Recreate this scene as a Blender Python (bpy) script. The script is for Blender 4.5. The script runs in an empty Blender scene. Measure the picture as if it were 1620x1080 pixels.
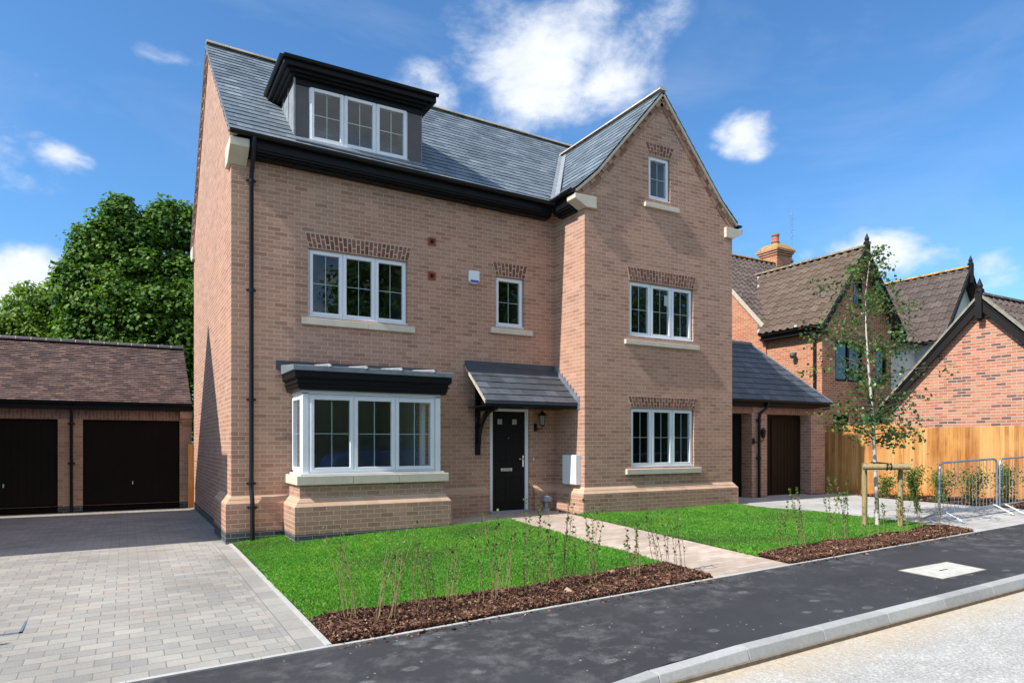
import bpy, bmesh, math, random
import numpy as np
from mathutils import Vector, Matrix
random.seed(7); RNG = np.random.default_rng(11)
SC = bpy.context.scene
COL = SC.collection
R = math.radians
PI = math.pi

# ------------------------------------------------------------------ node helpers
class Mat:
    def __init__(s, name, rough=.7, base=(.5, .5, .5), spec=.5, metal=0.0):
        s.m = bpy.data.materials.new(name); s.m.use_nodes = True
        s.nt = s.m.node_tree; s.b = s.nt.nodes['Principled BSDF']
        s.b.inputs['Roughness'].default_value = rough
        s.b.inputs['Base Color'].default_value = (*base, 1)
        s.b.inputs['Metallic'].default_value = metal
        s.b.inputs['Specular IOR Level'].default_value = spec
    def n(s, t, **kw):
        nd = s.nt.nodes.new('ShaderNode' + t)
        for k, v in kw.items():
            if k in nd.inputs.keys():
                s.set(nd.inputs[k], v)
            else:
                setattr(nd, k, v)
        return nd
    def set(s, sock, v):
        if isinstance(v, bpy.types.NodeSocket): s.nt.links.new(v, sock)
        elif isinstance(v, (tuple, list)) and sock.type == 'RGBA' and len(v) == 3: sock.default_value = (*v, 1)
        else: sock.default_value = v
    def math(s, op, a, b=0.0, clamp=False):
        nd = s.nt.nodes.new('ShaderNodeMath'); nd.operation = op; nd.use_clamp = clamp
        s.set(nd.inputs[0], a); s.set(nd.inputs[1], b); return nd.outputs[0]
    def mix(s, f, a, b, blend='MIX'):
        nd = s.nt.nodes.new('ShaderNodeMix'); nd.data_type = 'RGBA'; nd.blend_type = blend
        s.set(nd.inputs['Factor'], f); s.set(nd.inputs[6], a); s.set(nd.inputs[7], b); return nd.outputs[2]
    def ramp(s, f, stops, interp='LINEAR'):
        nd = s.nt.nodes.new('ShaderNodeValToRGB'); s.set(nd.inputs[0], f); cr = nd.color_ramp; cr.interpolation = interp
        while len(cr.elements) < len(stops): cr.elements.new(.5)
        for e, (p, c) in zip(cr.elements, stops):
            e.position = p; e.color = (*c, 1) if len(c) == 3 else c
        return nd.outputs[0]
    def gray(s, f, stops): return s.ramp(f, [(p, (c, c, c)) for p, c in stops])
    def pos(s): return s.n('NewGeometry').outputs['Position']
    def island(s): return s.n('NewGeometry').outputs['Random Per Island']
    def noise(s, vec, scale, detail=4.0, rough=.55):
        nd = s.n('TexNoise', Scale=scale, Detail=detail, Roughness=rough); s.set(nd.inputs['Vector'], vec); return nd.outputs['Fac']
    def swz(s, kind):
        p = s.n('SeparateXYZ', Vector=s.pos()).outputs
        c = s.n('CombineXYZ')
        if kind == 'wall':
            s.set(c.inputs[0], s.math('ADD', p[0], p[1])); s.set(c.inputs[1], p[2])
        elif kind == 'soldier':
            s.set(c.inputs[1], s.math('ADD', p[0], p[1])); s.set(c.inputs[0], p[2])
        elif kind == 'xy':
            s.set(c.inputs[0], p[0]); s.set(c.inputs[1], p[1])
        elif kind == 'yx':
            s.set(c.inputs[0], p[1]); s.set(c.inputs[1], p[0])
        return c.outputs[0]
    def col(s, v): s.set(s.b.inputs['Base Color'], v); return s
    def bump(s, h, dist, strength=1.0):
        nd = s.n('Bump', Strength=strength, Distance=dist); s.set(nd.inputs['Height'], h)
        s.set(s.b.inputs['Normal'], nd.outputs[0]); return s

def brick_mat(name, c1, c2, mortar, bw=.225, rh=.075, ms=.0065, kind='wall', dark=None, rough=.85, bump=.006, vary=.25, off=.5, blot=None, odd=None):
    m = Mat(name, rough, spec=.25)
    v = m.swz(kind)
    wob = m.n('TexNoise', Scale=9.0, Detail=2.0); m.set(wob.inputs['Vector'], m.pos())
    va = m.n('VectorMath', operation='MULTIPLY_ADD'); m.set(va.inputs[0], wob.outputs['Color']); va.inputs[1].default_value = (.005, .005, 0); m.set(va.inputs[2], v)
    bt = m.n('TexBrick', Scale=1.0, offset=off, **{'Mortar Size': ms, 'Mortar Smooth': .25, 'Bias': 0.0, 'Brick Width': bw, 'Row Height': rh, 'Color1': (0, 0, 0), 'Color2': (1, 1, 1), 'Mortar': (.5, .5, .5)})
    m.set(bt.inputs['Vector'], va.outputs[0])
    rnd = m.n('SeparateColor', Color=bt.outputs['Color']).outputs[0]
    stops = [(0, c1), (.85, c2)]
    if odd: stops = [(0, odd), (.06, odd), (.10, c1), (.9, c2), (1, tuple(x * 1.12 for x in c2))]
    if dark: stops = [(0, dark), (.13, dark), (.2, c1), (1, c2)]
    c = m.ramp(rnd, stops)
    n1 = m.noise(m.pos(), 1.1, 3); n2 = m.noise(m.pos(), 38, 4, .7)
    k = m.math('ADD', m.math('MULTIPLY', n1, vary), m.math('MULTIPLY', n2, vary * 1.3))
    k = m.math('ADD', k, 1 - vary * 1.15)
    kc = m.n('CombineColor'); [m.set(kc.inputs[i], k) for i in range(3)]
    bz = m.gray(m.noise(m.pos(), .42, 5, .65), [(.36, 0), (.64, 1)]); c = m.mix(bz, m.mix(1.0, c, (1.06, .955, .92), 'MULTIPLY'), m.mix(1.0, c, (.93, .96, .98), 'MULTIPLY'))
    c = m.mix(1.0, c, kc.outputs[0], 'MULTIPLY')
    if blot:
        b = m.gray(m.noise(m.pos(), .55, 5, .6), [(.5, 0), (.72, 1)])
        c = m.mix(m.math('MULTIPLY', b, .55), c, blot)
    mo = m.mix(m.math('MULTIPLY', n2, .7), mortar, tuple(x * .7 for x in mortar))
    m.col(m.mix(bt.outputs['Fac'], c, mo))
    h = m.math('SUBTRACT', m.math('MULTIPLY', m.noise(m.pos(), 55, 4, .7), .75), bt.outputs['Fac'])
    m.bump(h, bump, .9)
    return m.m

def plain(name, base, rough=.6, spec=.5, metal=0, noise=.0, nscale=8, bump=0, bscale=60):
    m = Mat(name, rough, base, spec, metal)
    if noise:
        f = m.noise(m.pos(), nscale, 5, .65)
        k = m.gray(f, [(.25, 1 - noise), (.75, 1 + noise * .6)])
        m.col(m.mix(1.0, base, k, 'MULTIPLY'))
    if bump: m.bump(m.noise(m.pos(), bscale, 4, .7), bump, .8)
    return m.m

def tile_mat(name, stops, rough=.6, spec=.5, streak=.3, lichen=None, bump=.004, lich_th=(.58, .68)):
    m = Mat(name, rough, spec=spec)
    c = m.ramp(m.island(), stops)
    n = m.noise(m.pos(), 26, 5, .75)
    n2 = m.noise(m.pos(), 2.0, 3)
    k = m.gray(m.math('ADD', m.math('MULTIPLY', n, .6), m.math('MULTIPLY', n2, .4)), [(.3, 1 - streak), (.7, 1 + streak)])
    c = m.mix(1.0, c, k, 'MULTIPLY')
    if lichen:
        f = m.gray(m.noise(m.pos(), 9, 5, .7), [(lich_th[0], 0), (lich_th[1], 1)])
        c = m.mix(f, c, lichen)
    m.col(c); m.bump(m.noise(m.pos(), 70, 4, .7), bump, .7)
    m.set(m.b.inputs['Roughness'], m.gray(n, [(.3, rough - .1), (.7, rough + .12)]))
    return m.m

def leaf_mat(name, stops, trans=.35, rough=.45):
    m = Mat(name, rough, spec=.4)
    c = m.ramp(m.island(), stops)
    c = m.mix(1.0, c, m.ramp(m.noise(m.pos(), .75, 4, .6), [(.32, (.68, .78, .8)), (.5, (1, 1, 1)), (.68, (1.3, 1.15, .95))]), 'MULTIPLY')
    m.col(c)
    tr = m.n('BsdfTranslucent'); m.set(tr.inputs[0], m.mix(1.0, c, (1.25, 1.3, .55), 'MULTIPLY'))
    mx = m.n('MixShader'); mx.inputs[0].default_value = trans
    m.nt.links.new(m.b.outputs[0], mx.inputs[1]); m.nt.links.new(tr.outputs[0], mx.inputs[2])
    m.nt.links.new(mx.outputs[0], m.nt.nodes['Material Output'].inputs[0])
    return m.m

def glass_mat(name, f0=.13):
    m = Mat(name)
    nt = m.nt; nt.nodes.remove(m.b)
    lw = m.n('LayerWeight', Blend=.5)
    f = m.math('ADD', m.math('MULTIPLY', m.math('POWER', lw.outputs['Facing'], 4.0), 1 - f0), f0, True)
    wv = m.noise(m.pos(), 1.6, 2)
    bp = m.n('Bump', Strength=.09, Distance=.012); m.set(bp.inputs['Height'], wv)
    gl = m.n('BsdfGlossy', Roughness=.0, Color=(.93, .97, 1)); m.set(gl.inputs['Normal'], bp.outputs[0])
    tr = m.n('BsdfTransparent', Color=(.82, .88, .86))
    mx = m.n('MixShader'); m.set(mx.inputs[0], f)
    nt.links.new(tr.outputs[0], mx.inputs[1]); nt.links.new(gl.outputs[0], mx.inputs[2])
    nt.links.new(mx.outputs[0], nt.nodes['Material Output'].inputs[0])
    return m.m

# ------------------------------------------------------------------ mesh helpers
class MB:
    def __init__(s): s.v = []; s.f = []; s.mi = []; s.cur = 0
    def add(s, vs, fs):
        o = len(s.v); s.v += [tuple(p) for p in vs]; s.f += [tuple(i + o for i in f) for f in fs]; s.mi += [s.cur] * len(fs); return s
    def quad(s, a, b, c, d): return s.add([a, b, c, d], [(0, 1, 2, 3)])
    def poly(s, pts): return s.add(pts, [tuple(range(len(pts)))])
    def box(s, x0, x1, y0, y1, z0, z1):
        return s.add([(x0, y0, z0), (x1, y0, z0), (x1, y1, z0), (x0, y1, z0), (x0, y0, z1), (x1, y0, z1), (x1, y1, z1), (x0, y1, z1)],
                     [(0, 3, 2, 1), (4, 5, 6, 7), (0, 1, 5, 4), (1, 2, 6, 5), (2, 3, 7, 6), (3, 0, 4, 7)])
    def hexa(s, p):
        return s.add(p, [(0, 3, 2, 1), (4, 5, 6, 7), (0, 1, 5, 4), (1, 2, 6, 5), (2, 3, 7, 6), (3, 0, 4, 7)])
    def prism(s, prof, fn, a, b):
        """profile points (p,q) swept from a to b; fn(p,q,t) -> xyz"""
        n = len(prof)
        vs = [fn(p, q, a) for p, q in prof] + [fn(p, q, b) for p, q in prof]
        fs = [tuple(range(n))[::-1], tuple(range(n, 2 * n))] + [(i, (i + 1) % n, n + (i + 1) % n, n + i) for i in range(n)]
        return s.add(vs, fs)
    def tube(s, pts, r, n=8, cap=True):
        pts = [Vector(p) for p in pts]; m = len(pts)
        rs = r if isinstance(r, (list, tuple)) else [r] * m
        vs = []; up = None
        for i, p in enumerate(pts):
            d = (pts[min(i + 1, m - 1)] - pts[max(i - 1, 0)])
            if d.length < 1e-9: d = Vector((0, 0, 1))
            d.normalize()
            if up is None:
                up = d.cross(Vector((0, 0, 1)) if abs(d.z) < .9 else Vector((1, 0, 0))).normalized()
            a = (up - d * up.dot(d))
            if a.length < 1e-6: a = d.orthogonal()
            a.normalize(); up = a; b = d.cross(a)
            for k in range(n):
                t = 2 * PI * k / n; vs.append(p + (a * math.cos(t) + b * math.sin(t)) * rs[i])
        fs = []
        for i in range(m - 1):
            for k in range(n): fs.append((i * n + k, i * n + (k + 1) % n, (i + 1) * n + (k + 1) % n, (i + 1) * n + k))
        if cap: fs += [tuple(range(n))[::-1], tuple(range((m - 1) * n, m * n))]
        return s.add(vs, fs)
    def sphere(s, c, r, n=10, m=6, sz=1):
        vs = []; fs = []
        for i in range(m + 1):
            t = PI * i / m
            for k in range(n):
                a = 2 * PI * k / n; vs.append((c[0] + r * math.sin(t) * math.cos(a), c[1] + r * math.sin(t) * math.sin(a), c[2] + r * sz * math.cos(t)))
        for i in range(m):
            for k in range(n): fs.append((i * n + k, (i + 1) * n + k, (i + 1) * n + (k + 1) % n, i * n + (k + 1) % n))
        return s.add(vs, fs)
    def clip(s, planes):
        """planes: (point, normal): keeps the side the normal points away from"""
        bm = bmesh.new(); vs = [bm.verts.new(p) for p in s.v]
        for f, mi in zip(s.f, s.mi):
            try: bf = bm.faces.new([vs[i] for i in f]); bf.material_index = mi
            except ValueError: pass
        for co, no in planes:
            bmesh.ops.bisect_plane(bm, geom=bm.verts[:] + bm.edges[:] + bm.faces[:], plane_co=co, plane_no=no, clear_outer=True)
        bm.verts.index_update()
        s.v = [tuple(v.co) for v in bm.verts]; s.f = [tuple(v.index for v in f.verts) for f in bm.faces]; s.mi = [f.material_index for f in bm.faces]
        bm.free(); return s
    def build(s, name, mats, parent=None, smooth=False, bev=0, loc=None):
        o = mesh_obj(name, s.v, s.f, mats, parent, loc, s.mi)
        bm = bmesh.new(); bm.from_mesh(o.data); bmesh.ops.recalc_face_normals(bm, faces=bm.faces[:]); bm.to_mesh(o.data); bm.free()
        if smooth:
            o.data.polygons.foreach_set('use_smooth', [True] * len(o.data.polygons))
            try: o.data.set_sharp_from_angle(angle=R(40))
            except Exception: pass
        if bev:
            b = o.modifiers.new('edge', 'BEVEL'); b.width = bev; b.segments = 1; b.limit_method = 'ANGLE'
        return o

def wloc(o):
    p = Vector((0, 0, 0))
    while o is not None: p += o.location; o = o.parent
    return p
def mesh_obj(name, v, f, mats, parent=None, loc=None, mi=None):
    me = bpy.data.meshes.new(name)
    off = wloc(parent) if parent is not None else Vector((0, 0, 0))
    if loc is not None: off = off + (Vector(loc) - off)
    vv = [(p[0] - off.x, p[1] - off.y, p[2] - off.z) for p in v]
    me.from_pydata(vv, [], f)
    o = bpy.data.objects.new(name, me); COL.objects.link(o)
    for m in (mats if isinstance(mats, (list, tuple)) else [mats]): me.materials.append(m)
    if mi is not None and any(mi): me.polygons.foreach_set('material_index', mi)
    if parent is not None: o.parent = parent
    if loc is not None: o.location = Vector(loc) - (wloc(parent) if parent is not None else Vector((0, 0, 0)))
    return o
def tag(o, label=None, cat=None, group=None, kind=None):
    if label: o['label'] = label
    if cat: o['category'] = cat
    if group: o['group'] = group
    if kind: o['kind'] = kind
    return o
def thing(name, label, cat, loc, group=None):
    o = bpy.data.objects.new(name, None); COL.objects.link(o); o.location = loc; o.empty_display_size = .2
    return tag(o, label, cat, group)
def np_mesh(name, verts, nper, mat, parent=None, smooth=False, idx=None):
    """many identical small polygons; verts (N*nper,3)"""
    me = bpy.data.meshes.new(name)
    off = wloc(parent) if parent is not None else Vector((0, 0, 0))
    verts = np.asarray(verts, dtype=np.float32) - np.array(off, dtype=np.float32)
    nv = len(verts)
    me.vertices.add(nv); me.vertices.foreach_set('co', verts.ravel())
    if idx is None:
        nf = nv // nper; loops = np.arange(nv, dtype=np.int32)
        per = nper
    else:
        nf, per = idx.shape; loops = idx.astype(np.int32).ravel()
    me.loops.add(len(loops)); me.loops.foreach_set('vertex_index', loops)
    me.polygons.add(nf); me.polygons.foreach_set('loop_start', np.arange(nf, dtype=np.int32) * per)
    me.polygons.foreach_set('loop_total', np.full(nf, per, dtype=np.int32))
    me.update(); me.validate()
    me.materials.append(mat)
    o = bpy.data.objects.new(name, me); COL.objects.link(o)
    if parent is not None: o.parent = parent
    return o

# local frames for windows and doors: origin, u direction, outward normal
class Frame:
    def __init__(s, o, u, n): s.o = Vector(o); s.u = Vector(u); s.n = Vector(n); s.z = Vector((0, 0, 1))
    def p(s, u, v, w): return s.o + s.u * u + s.z * v + s.n * w
    def box(s, mb, u0, u1, v0, v1, w0, w1):
        P = s.p
        return mb.hexa([P(u0, v0, w1), P(u1, v0, w1), P(u1, v0, w0), P(u0, v0, w0), P(u0, v1, w1), P(u1, v1, w1), P(u1, v1, w0), P(u0, v1, w0)])
    def ring(s, mb, u0, u1, v0, v1, t, w0, w1):
        s.box(mb, u0, u0 + t, v0, v1, w0, w1); s.box(mb, u1 - t, u1, v0, v1, w0, w1)
        s.box(mb, u0 + t, u1 - t, v0, v0 + t, w0, w1); s.box(mb, u0 + t, u1 - t, v1 - t, v1, w0, w1)

def wall_panel(mb, fr, u0, u1, v0, v1, holes, reveal=.12):
    us = sorted({u0, u1, *[h[0] for h in holes], *[h[1] for h in holes]}); vs = sorted({v0, v1, *[h[2] for h in holes], *[h[3] for h in holes]})
    us = [u for u in us if u0 <= u <= u1]; vs = [v for v in vs if v0 <= v <= v1]
    for a, b in zip(us, us[1:]):
        for c, d in zip(vs, vs[1:]):
            cu, cv = (a + b) / 2, (c + d) / 2
            if any(h[0] < cu < h[1] and h[2] < cv < h[3] for h in holes): continue
            mb.quad(fr.p(a, c, 0), fr.p(b, c, 0), fr.p(b, d, 0), fr.p(a, d, 0))
    for a, b, c, d in holes:
        r = -reveal
        mb.quad(fr.p(a, c, 0), fr.p(a, d, 0), fr.p(a, d, r), fr.p(a, c, r)); mb.quad(fr.p(b, c, 0), fr.p(b, d, 0), fr.p(b, d, r), fr.p(b, c, r))
        mb.quad(fr.p(a, d, 0), fr.p(b, d, 0), fr.p(b, d, r), fr.p(a, d, r)); mb.quad(fr.p(a, c, 0), fr.p(b, c, 0), fr.p(b, c, r), fr.p(a, c, r))
    return mb

def tile_field(mb, o, u, v, W, L, tw, gauge, thick=.009, lap=1.25, jit=.004, stagger=.5, curve=0.0):
    """lapped flat tiles on the plane o + a*u + b*v"""
    o, u, v = Vector(o), Vector(u).normalized(), Vector(v).normalized(); n = u.cross(v).normalized()
    if n.z < 0: n = -n
    rows = int(math.ceil(L / gauge)); cols = int(math.ceil(W / tw)) + 1
    for i in range(rows):
        b0 = i * gauge; sh = -tw * stagger if i % 2 else 0
        for k in range(cols):
            a0 = max(0, k * tw + sh); a1 = min(W, k * tw + tw + sh - .004)
            if a1 - a0 < .01: continue
            j = random.uniform(-jit, jit); h = random.uniform(0, .003); sk = random.uniform(-jit, jit) * .5
            top = min(L, b0 + gauge * lap)
            lo = thick * 2.4 + h
            P = lambda a, b, w: o + u * a + v * b + n * w
            mb.add([P(a0, b0 + j, lo + sk), P(a1, b0 + j, lo - sk), P(a1, top, .002 + thick * .5), P(a0, top, .002 + thick * .5),
                    P(a0, b0 + j, lo + sk - .006), P(a1, b0 + j, lo - sk - .006)],
                   [(0, 1, 2, 3), (4, 5, 1, 0), (4, 0, 3), (5, 2, 1), (4, 3, 2, 5)])
    return mb

def wave_field(mb, o, u, v, W, L, period, amp, gauge, thick=.02, seg=9):
    """interlocking roll tiles: every tile is a small curved sheet with its own lower lip"""
    o, u, v = Vector(o), Vector(u).normalized(), Vector(v).normalized(); n = u.cross(v).normalized()
    if n.z < 0: n = -n
    rows = int(math.ceil(L / gauge)); cols = int(math.ceil(W / period))
    for i in range(rows):
        b0 = i * gauge; b1 = min(L, b0 + gauge * 1.15)
        for k in range(cols):
            vs = []; j = random.uniform(-.006, .006)
            for q in range(seg + 1):
                a = min(W, (k + q / seg) * period)
                w = amp * (max(0, math.sin(PI * (q / seg * 1.7 - .35))) ** .8 if q / seg * 1.7 > .35 and q / seg * 1.7 < 1.35 else 0)
                for b, add in ((b0 + j, -.004), (b0 + j, thick + .012), (b1, .006)):
                    vs.append(o + u * a + v * b + n * (w + add))
            fs = []
            for q in range(seg):
                x = q * 3; y = x + 3
                fs += [(x, y, y + 1, x + 1), (x + 1, y + 1, y + 2, x + 2)]
            mb.add(vs, fs)
    return mb

def ridge_run(mb, a, b, r=.11, L=.45, n=7, mortar=True, flat=.75):
    a, b = Vector(a), Vector(b); d = (b - a); T = d.length; d.normalize()
    s = d.cross(Vector((0, 0, 1))).normalized(); t = s.cross(d)
    k = max(1, round(T / L)); L = T / k
    for i in range(k):
        p0, p1 = a + d * (i * L + .012), a + d * ((i + 1) * L - .012)
        vs = []
        for p in (p0, p1):
            for q in range(n):
                an = PI * q / (n - 1); vs.append(p + s * (r * math.cos(an)) + t * (r * flat * math.sin(an) - .02))
        mb.cur = 0
        mb.add(vs, [(q, q + 1, n + q + 1, n + q) for q in range(n - 1)] + [tuple(range(n)), tuple(range(n, 2 * n))])
        if mortar and i:
            mb.cur = 1; p0, p1 = a + d * (i * L - .02), a + d * (i * L + .02); vs = []
            for p in (p0, p1):
                for q in range(n):
                    an = PI * q / (n - 1); vs.append(p + s * ((r - .004) * math.cos(an)) + t * ((r - .004) * flat * math.sin(an) - .02))
            mb.add(vs, [(q, q + 1, n + q + 1, n + q) for q in range(n - 1)])
    mb.cur = 0
    return mb

# ground height: the site falls gently to the left and to the road
def lerp(xs, ys, x):
    if x <= xs[0]: return ys[0]
    for i in range(len(xs) - 1):
        if x <= xs[i + 1]: return ys[i] + (ys[i + 1] - ys[i]) * (x - xs[i]) / (xs[i + 1] - xs[i])
    return ys[-1]
def zf(x): return -.3 + .0305 * max(-6, min(18, x))
def zb(x): return lerp([-6, 0, .9, 3.6, 4.7, 6.2, 10.4, 16], [-.25, -.25, -.17, -.075, -.03, 0, .01, 0], x)
def gz(x, y):
    if y <= -6.3: return zf(x)
    if y <= -.9:
        s = (y + 6.3) / 5.4; return zf(x) * (1 - s) + zb(x) * s
    if x < 0: return lerp([-.9, 7.4], [zb(x), -.28], y)
    return zb(x)
def sheet(name, mat, xs, ys, dz, fx=None, kind='structure', zfn=gz):
    """draped sheet; fx(y)->(x0,x1) gives the edges for each row when set"""
    mb = MB(); nx = len(xs)
    for y in ys:
        for x in xs:
            xx = x
            if fx: a, b = fx(y); xx = a + (b - a) * x
            mb.v.append((xx, y, zfn(xx, y) + dz))
    for j in range(len(ys) - 1):
        for i in range(nx - 1):
            mb.f.append((j * nx + i, j * nx + i + 1, (j + 1) * nx + i + 1, (j + 1) * nx + i)); mb.mi.append(0)
    o = mb.build(name, mat, smooth=False); tag(o, kind=kind); return o
def fr(a, b, s):
    n = max(1, int(round((b - a) / s))); return [a + (b - a) * i / n for i in range(n + 1)]
# ------------------------------------------------------------------ light levels
SUN_E, SKY_E, EXPO = 4.8, .15, 0.50
SKY_AIR, SKY_DUST, SKY_OZ = 1.0, .6, 3.0
SKY_TINT = (.50, .79, .99)
CLOUD_E = .85
CLOUDS = [(178, 34, 46, 26, 1.3), (128, 42, 40, 24, 1.2), (232, 44, 34, 22, 1.1), (180, 75, 30, 20, 1.0), (95, 30, 16, 12, 1.0), (30.8, 28.6, 8.69, 7.04, 1.08), (35.1, 30.3, 6.63, 4.93, 0.8), (37.1, 27.6, 5.73, 4.04, 0.75), (28.2, 30.2, 4.81, 3.97, 0.7), (23.7, 26.9, 4.92, 3.5, 0.62), (32.7, 32.3, 7.44, 2.91, 0.55), (38.7, 29.9, 4.28, 3.86, 0.6), (48.4, 23.2, 3.34, 2.57, 0.95), (46.2, 22.6, 2.15, 1.09, 0.4), (-4.3, 19.3, 2.76, 1.81, 0.95), (-5.3, 20.2, 3.21, 1.27, 0.5), (-6.2, 18.5, 4.76, 4.17, 0.42), (-5.8, 11.5, 4.13, 2.76, 1.1), (-6.9, 9.7, 3.24, 2.61, 0.9), (-4.0, 11.1, 2.6, 1.68, 0.6), (2.9, 26.6, 2.9, 1.71, 0.5), (-5.3, 23.8, 1.36, 0.87, 0.45), (57.5, 13.6, 5.43, 2.68, 0.95), (55.6, 14.2, 3.3, 1.57, 0.7), (61.3, 13.3, 4.75, 1.77, 0.6), (64.6, 12.2, 3.32, 2.37, 0.75), (53.0, 14.1, 1.72, 1.46, 0.5), (42.0, 31.2, 3.44, 2.74, 0.35)]  # the widest, listed first, are out-of-view banks added to brighten the house front
# ------------------------------------------------------------------ materials
M = {}
HB1, HB2, HMO = (.382, .217, .150), (.462, .275, .194), (.74, .565, .45)
M['brick'] = brick_mat('buff_brick', HB1, HB2, HMO, ms=.0058, bump=.012, vary=.25, odd=(.335, .185, .13))
M['blue'] = brick_mat('blue_brick', (.035, .042, .055), (.075, .085, .10), (.30, .28, .26), rough=.5)
M['soldier'] = brick_mat('soldier_brick', (.235, .14, .10), (.34, .22, .16), (.5, .38, .3), kind='soldier')
M['chamfer'] = brick_mat('chamfer_brick', (.50, .32, .215), (.58, .39, .27), (.7, .55, .43), bw=.225, rh=.5, ms=.004, bump=.004, vary=.15)
M['red'] = brick_mat('red_brick', (.38, .125, .055), (.50, .205, .095), (.60, .48, .38), ms=.0085, dark=None, bump=.006)
M['redmulti'] = brick_mat('red_multi_brick', (.40, .15, .085), (.52, .25, .15), (.60, .49, .40), ms=.0085, dark=(.17, .095, .08), bump=.006)
M['gbrick'] = brick_mat('garage_brick', (.40, .24, .15), (.50, .33, .215), (.58, .44, .34))
def arch_mat():
    m = Mat('arch_brick', .8, spec=.3)
    c = m.ramp(m.island(), [(0, (.13, .052, .040)), (.5, (.20, .085, .06)), (1, (.26, .12, .084))])
    m.col(c); m.bump(m.noise(m.pos(), 60, 4, .7), .004); return m.m
M['arch'] = arch_mat()
M['mortar'] = plain('mortar', (.74, .56, .43), .9, .2, noise=.2, nscale=30, bump=.003)
M['stone'] = plain('cast_stone', (.62, .555, .44), .8, .3, noise=.14, nscale=5, bump=.002, bscale=90)
M['verge'] = plain('verge_mortar', (.50, .44, .345), .9, .2, noise=.3, nscale=14, bump=.006, bscale=30)
M['slate'] = tile_mat('slate', [(0, (.115, .142, .165)), (.5, (.152, .184, .212)), (.93, (.185, .22, .25)), (1, (.23, .265, .295))], .5, .55, .42, bump=.003)
M['slate_dark'] = tile_mat('slate_dark', [(0, (.05, .058, .07)), (.5, (.068, .078, .094)), (.93, (.085, .098, .118)), (1, (.11, .125, .15))], .45, .5, .4, lichen=(.3, .31, .33), lich_th=(.72, .76), bump=.003)
M['slatebase'] = plain('slate_underside', (.035, .04, .05), .8)
M['clay'] = tile_mat('plain_clay_tile', [(0, (.075, .048, .042)), (.45, (.115, .074, .064)), (.85, (.155, .10, .086)), (1, (.215, .135, .105))], .75, .3, .3)
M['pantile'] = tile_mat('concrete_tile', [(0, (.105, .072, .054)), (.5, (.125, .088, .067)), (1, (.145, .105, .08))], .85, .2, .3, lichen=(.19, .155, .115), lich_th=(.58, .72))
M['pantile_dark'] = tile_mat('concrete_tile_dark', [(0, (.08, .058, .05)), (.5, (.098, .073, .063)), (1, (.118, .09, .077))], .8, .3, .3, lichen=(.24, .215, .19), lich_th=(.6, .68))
M['lichen'] = tile_mat('lichen_ridge', [(0, (.17, .13, .10)), (1, (.25, .2, .15))], .9, .2, .3, lichen=(.48, .26, .05), lich_th=(.42, .55))
M['verge_grey'] = plain('verge_grey', (.27, .25, .20), .9, .2, noise=.4, nscale=9, bump=.006, bscale=30)
M['ridge_brown'] = tile_mat('brown_ridge', [(0, (.16, .125, .10)), (1, (.22, .175, .14))], .9, .2, .3, lichen=(.34, .22, .08), lich_th=(.52, .62))
M['ridge'] = tile_mat('ridge_tile', [(0, (.30, .27, .215)), (1, (.42, .37, .29))], .8, .3, .3, lichen=(.2, .17, .13))
M['ridge_pale'] = tile_mat('ridge_tile_pale', [(0, (.50, .44, .36)), (1, (.60, .53, .44))], .8, .3, .15)
M['ridge_dark'] = tile_mat('ridge_tile_dark', [(0, (.07, .06, .065)), (1, (.12, .10, .105))], .7, .4, .3)
M['lead'] = plain('lead', (.17, .19, .22), .5, .6, noise=.35, nscale=6, bump=.003, bscale=20)
M['lead_mid'] = plain('lead_mid', (.27, .285, .30), .5, .5, noise=.35, nscale=7)
M['lead_dark'] = plain('lead_dark', (.06, .07, .085), .5, .5, noise=.3, nscale=6)
M['lead_pale'] = plain('lead_pale', (.42, .45, .47), .5, .5, noise=.3, nscale=8)
M['black'] = plain('black_paint', (.006, .006, .007), .45, .18, noise=.3, nscale=5)
M['blackpl'] = plain('black_plastic', (.008, .009, .011), .35, .3)
M['upvc'] = plain('white_upvc', (.74, .76, .79), .28, .5, noise=.05, nscale=3)
M['white'] = plain('white_paint', (.74, .76, .78), .4, .5, noise=.06)
M['panel'] = plain('dormer_panel', (.082, .074, .08), .45, .5, noise=.2, nscale=5)
M['glass'] = glass_mat('window_glass', .075)
M['glass_clear'] = glass_mat('bay_glass', .07)
M['room'] = plain('room_plaster', (.42, .42, .36), .9, .2)
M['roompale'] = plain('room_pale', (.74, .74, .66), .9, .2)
M['roomdark'] = plain('room_dark', (.10, .10, .09), .9, .2)  # plaster colour darkened to stand in for the shade inside unlit rooms
M['floorb'] = plain('room_floor', (.22, .19, .15), .8, .2)
M['chrome'] = plain('chrome', (.75, .75, .75), .2, .5, 1.0)
M['galv'] = plain('galvanised_steel', (.42, .47, .52), .42, .5, .75, noise=.25, nscale=12)
M['door'] = plain('black_door', (.006, .006, .007), .45, .2)
M['gdoor'] = plain('brown_black_garage_door', (.012, .008, .007), .7, .12, noise=.25, nscale=3)
M['gdoor_brown'] = plain('brown_garage_door', (.022, .012, .008), .6, .15, noise=.2, nscale=3)
M['terracotta'] = plain('terracotta', (.30, .07, .045), .8, .3)
M['blueplastic'] = plain('blue_plastic', (.03, .08, .35), .3)
M['greypl'] = plain('grey_plastic', (.28, .32, .36), .4)
M['obscure'] = plain('obscure_glass', (.45,.43,.42), .3, noise=.5, nscale=25)
M['render'] = plain('cream_render', (.66, .66, .62), .9, .2, noise=.06)
M['darkwood'] = plain('dark_stained_timber', (.014, .012, .012), .6, .2, noise=.3, nscale=20)
M['timber_end'] = plain('cut_timber', (.55, .42, .22), .8, .2)
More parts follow.
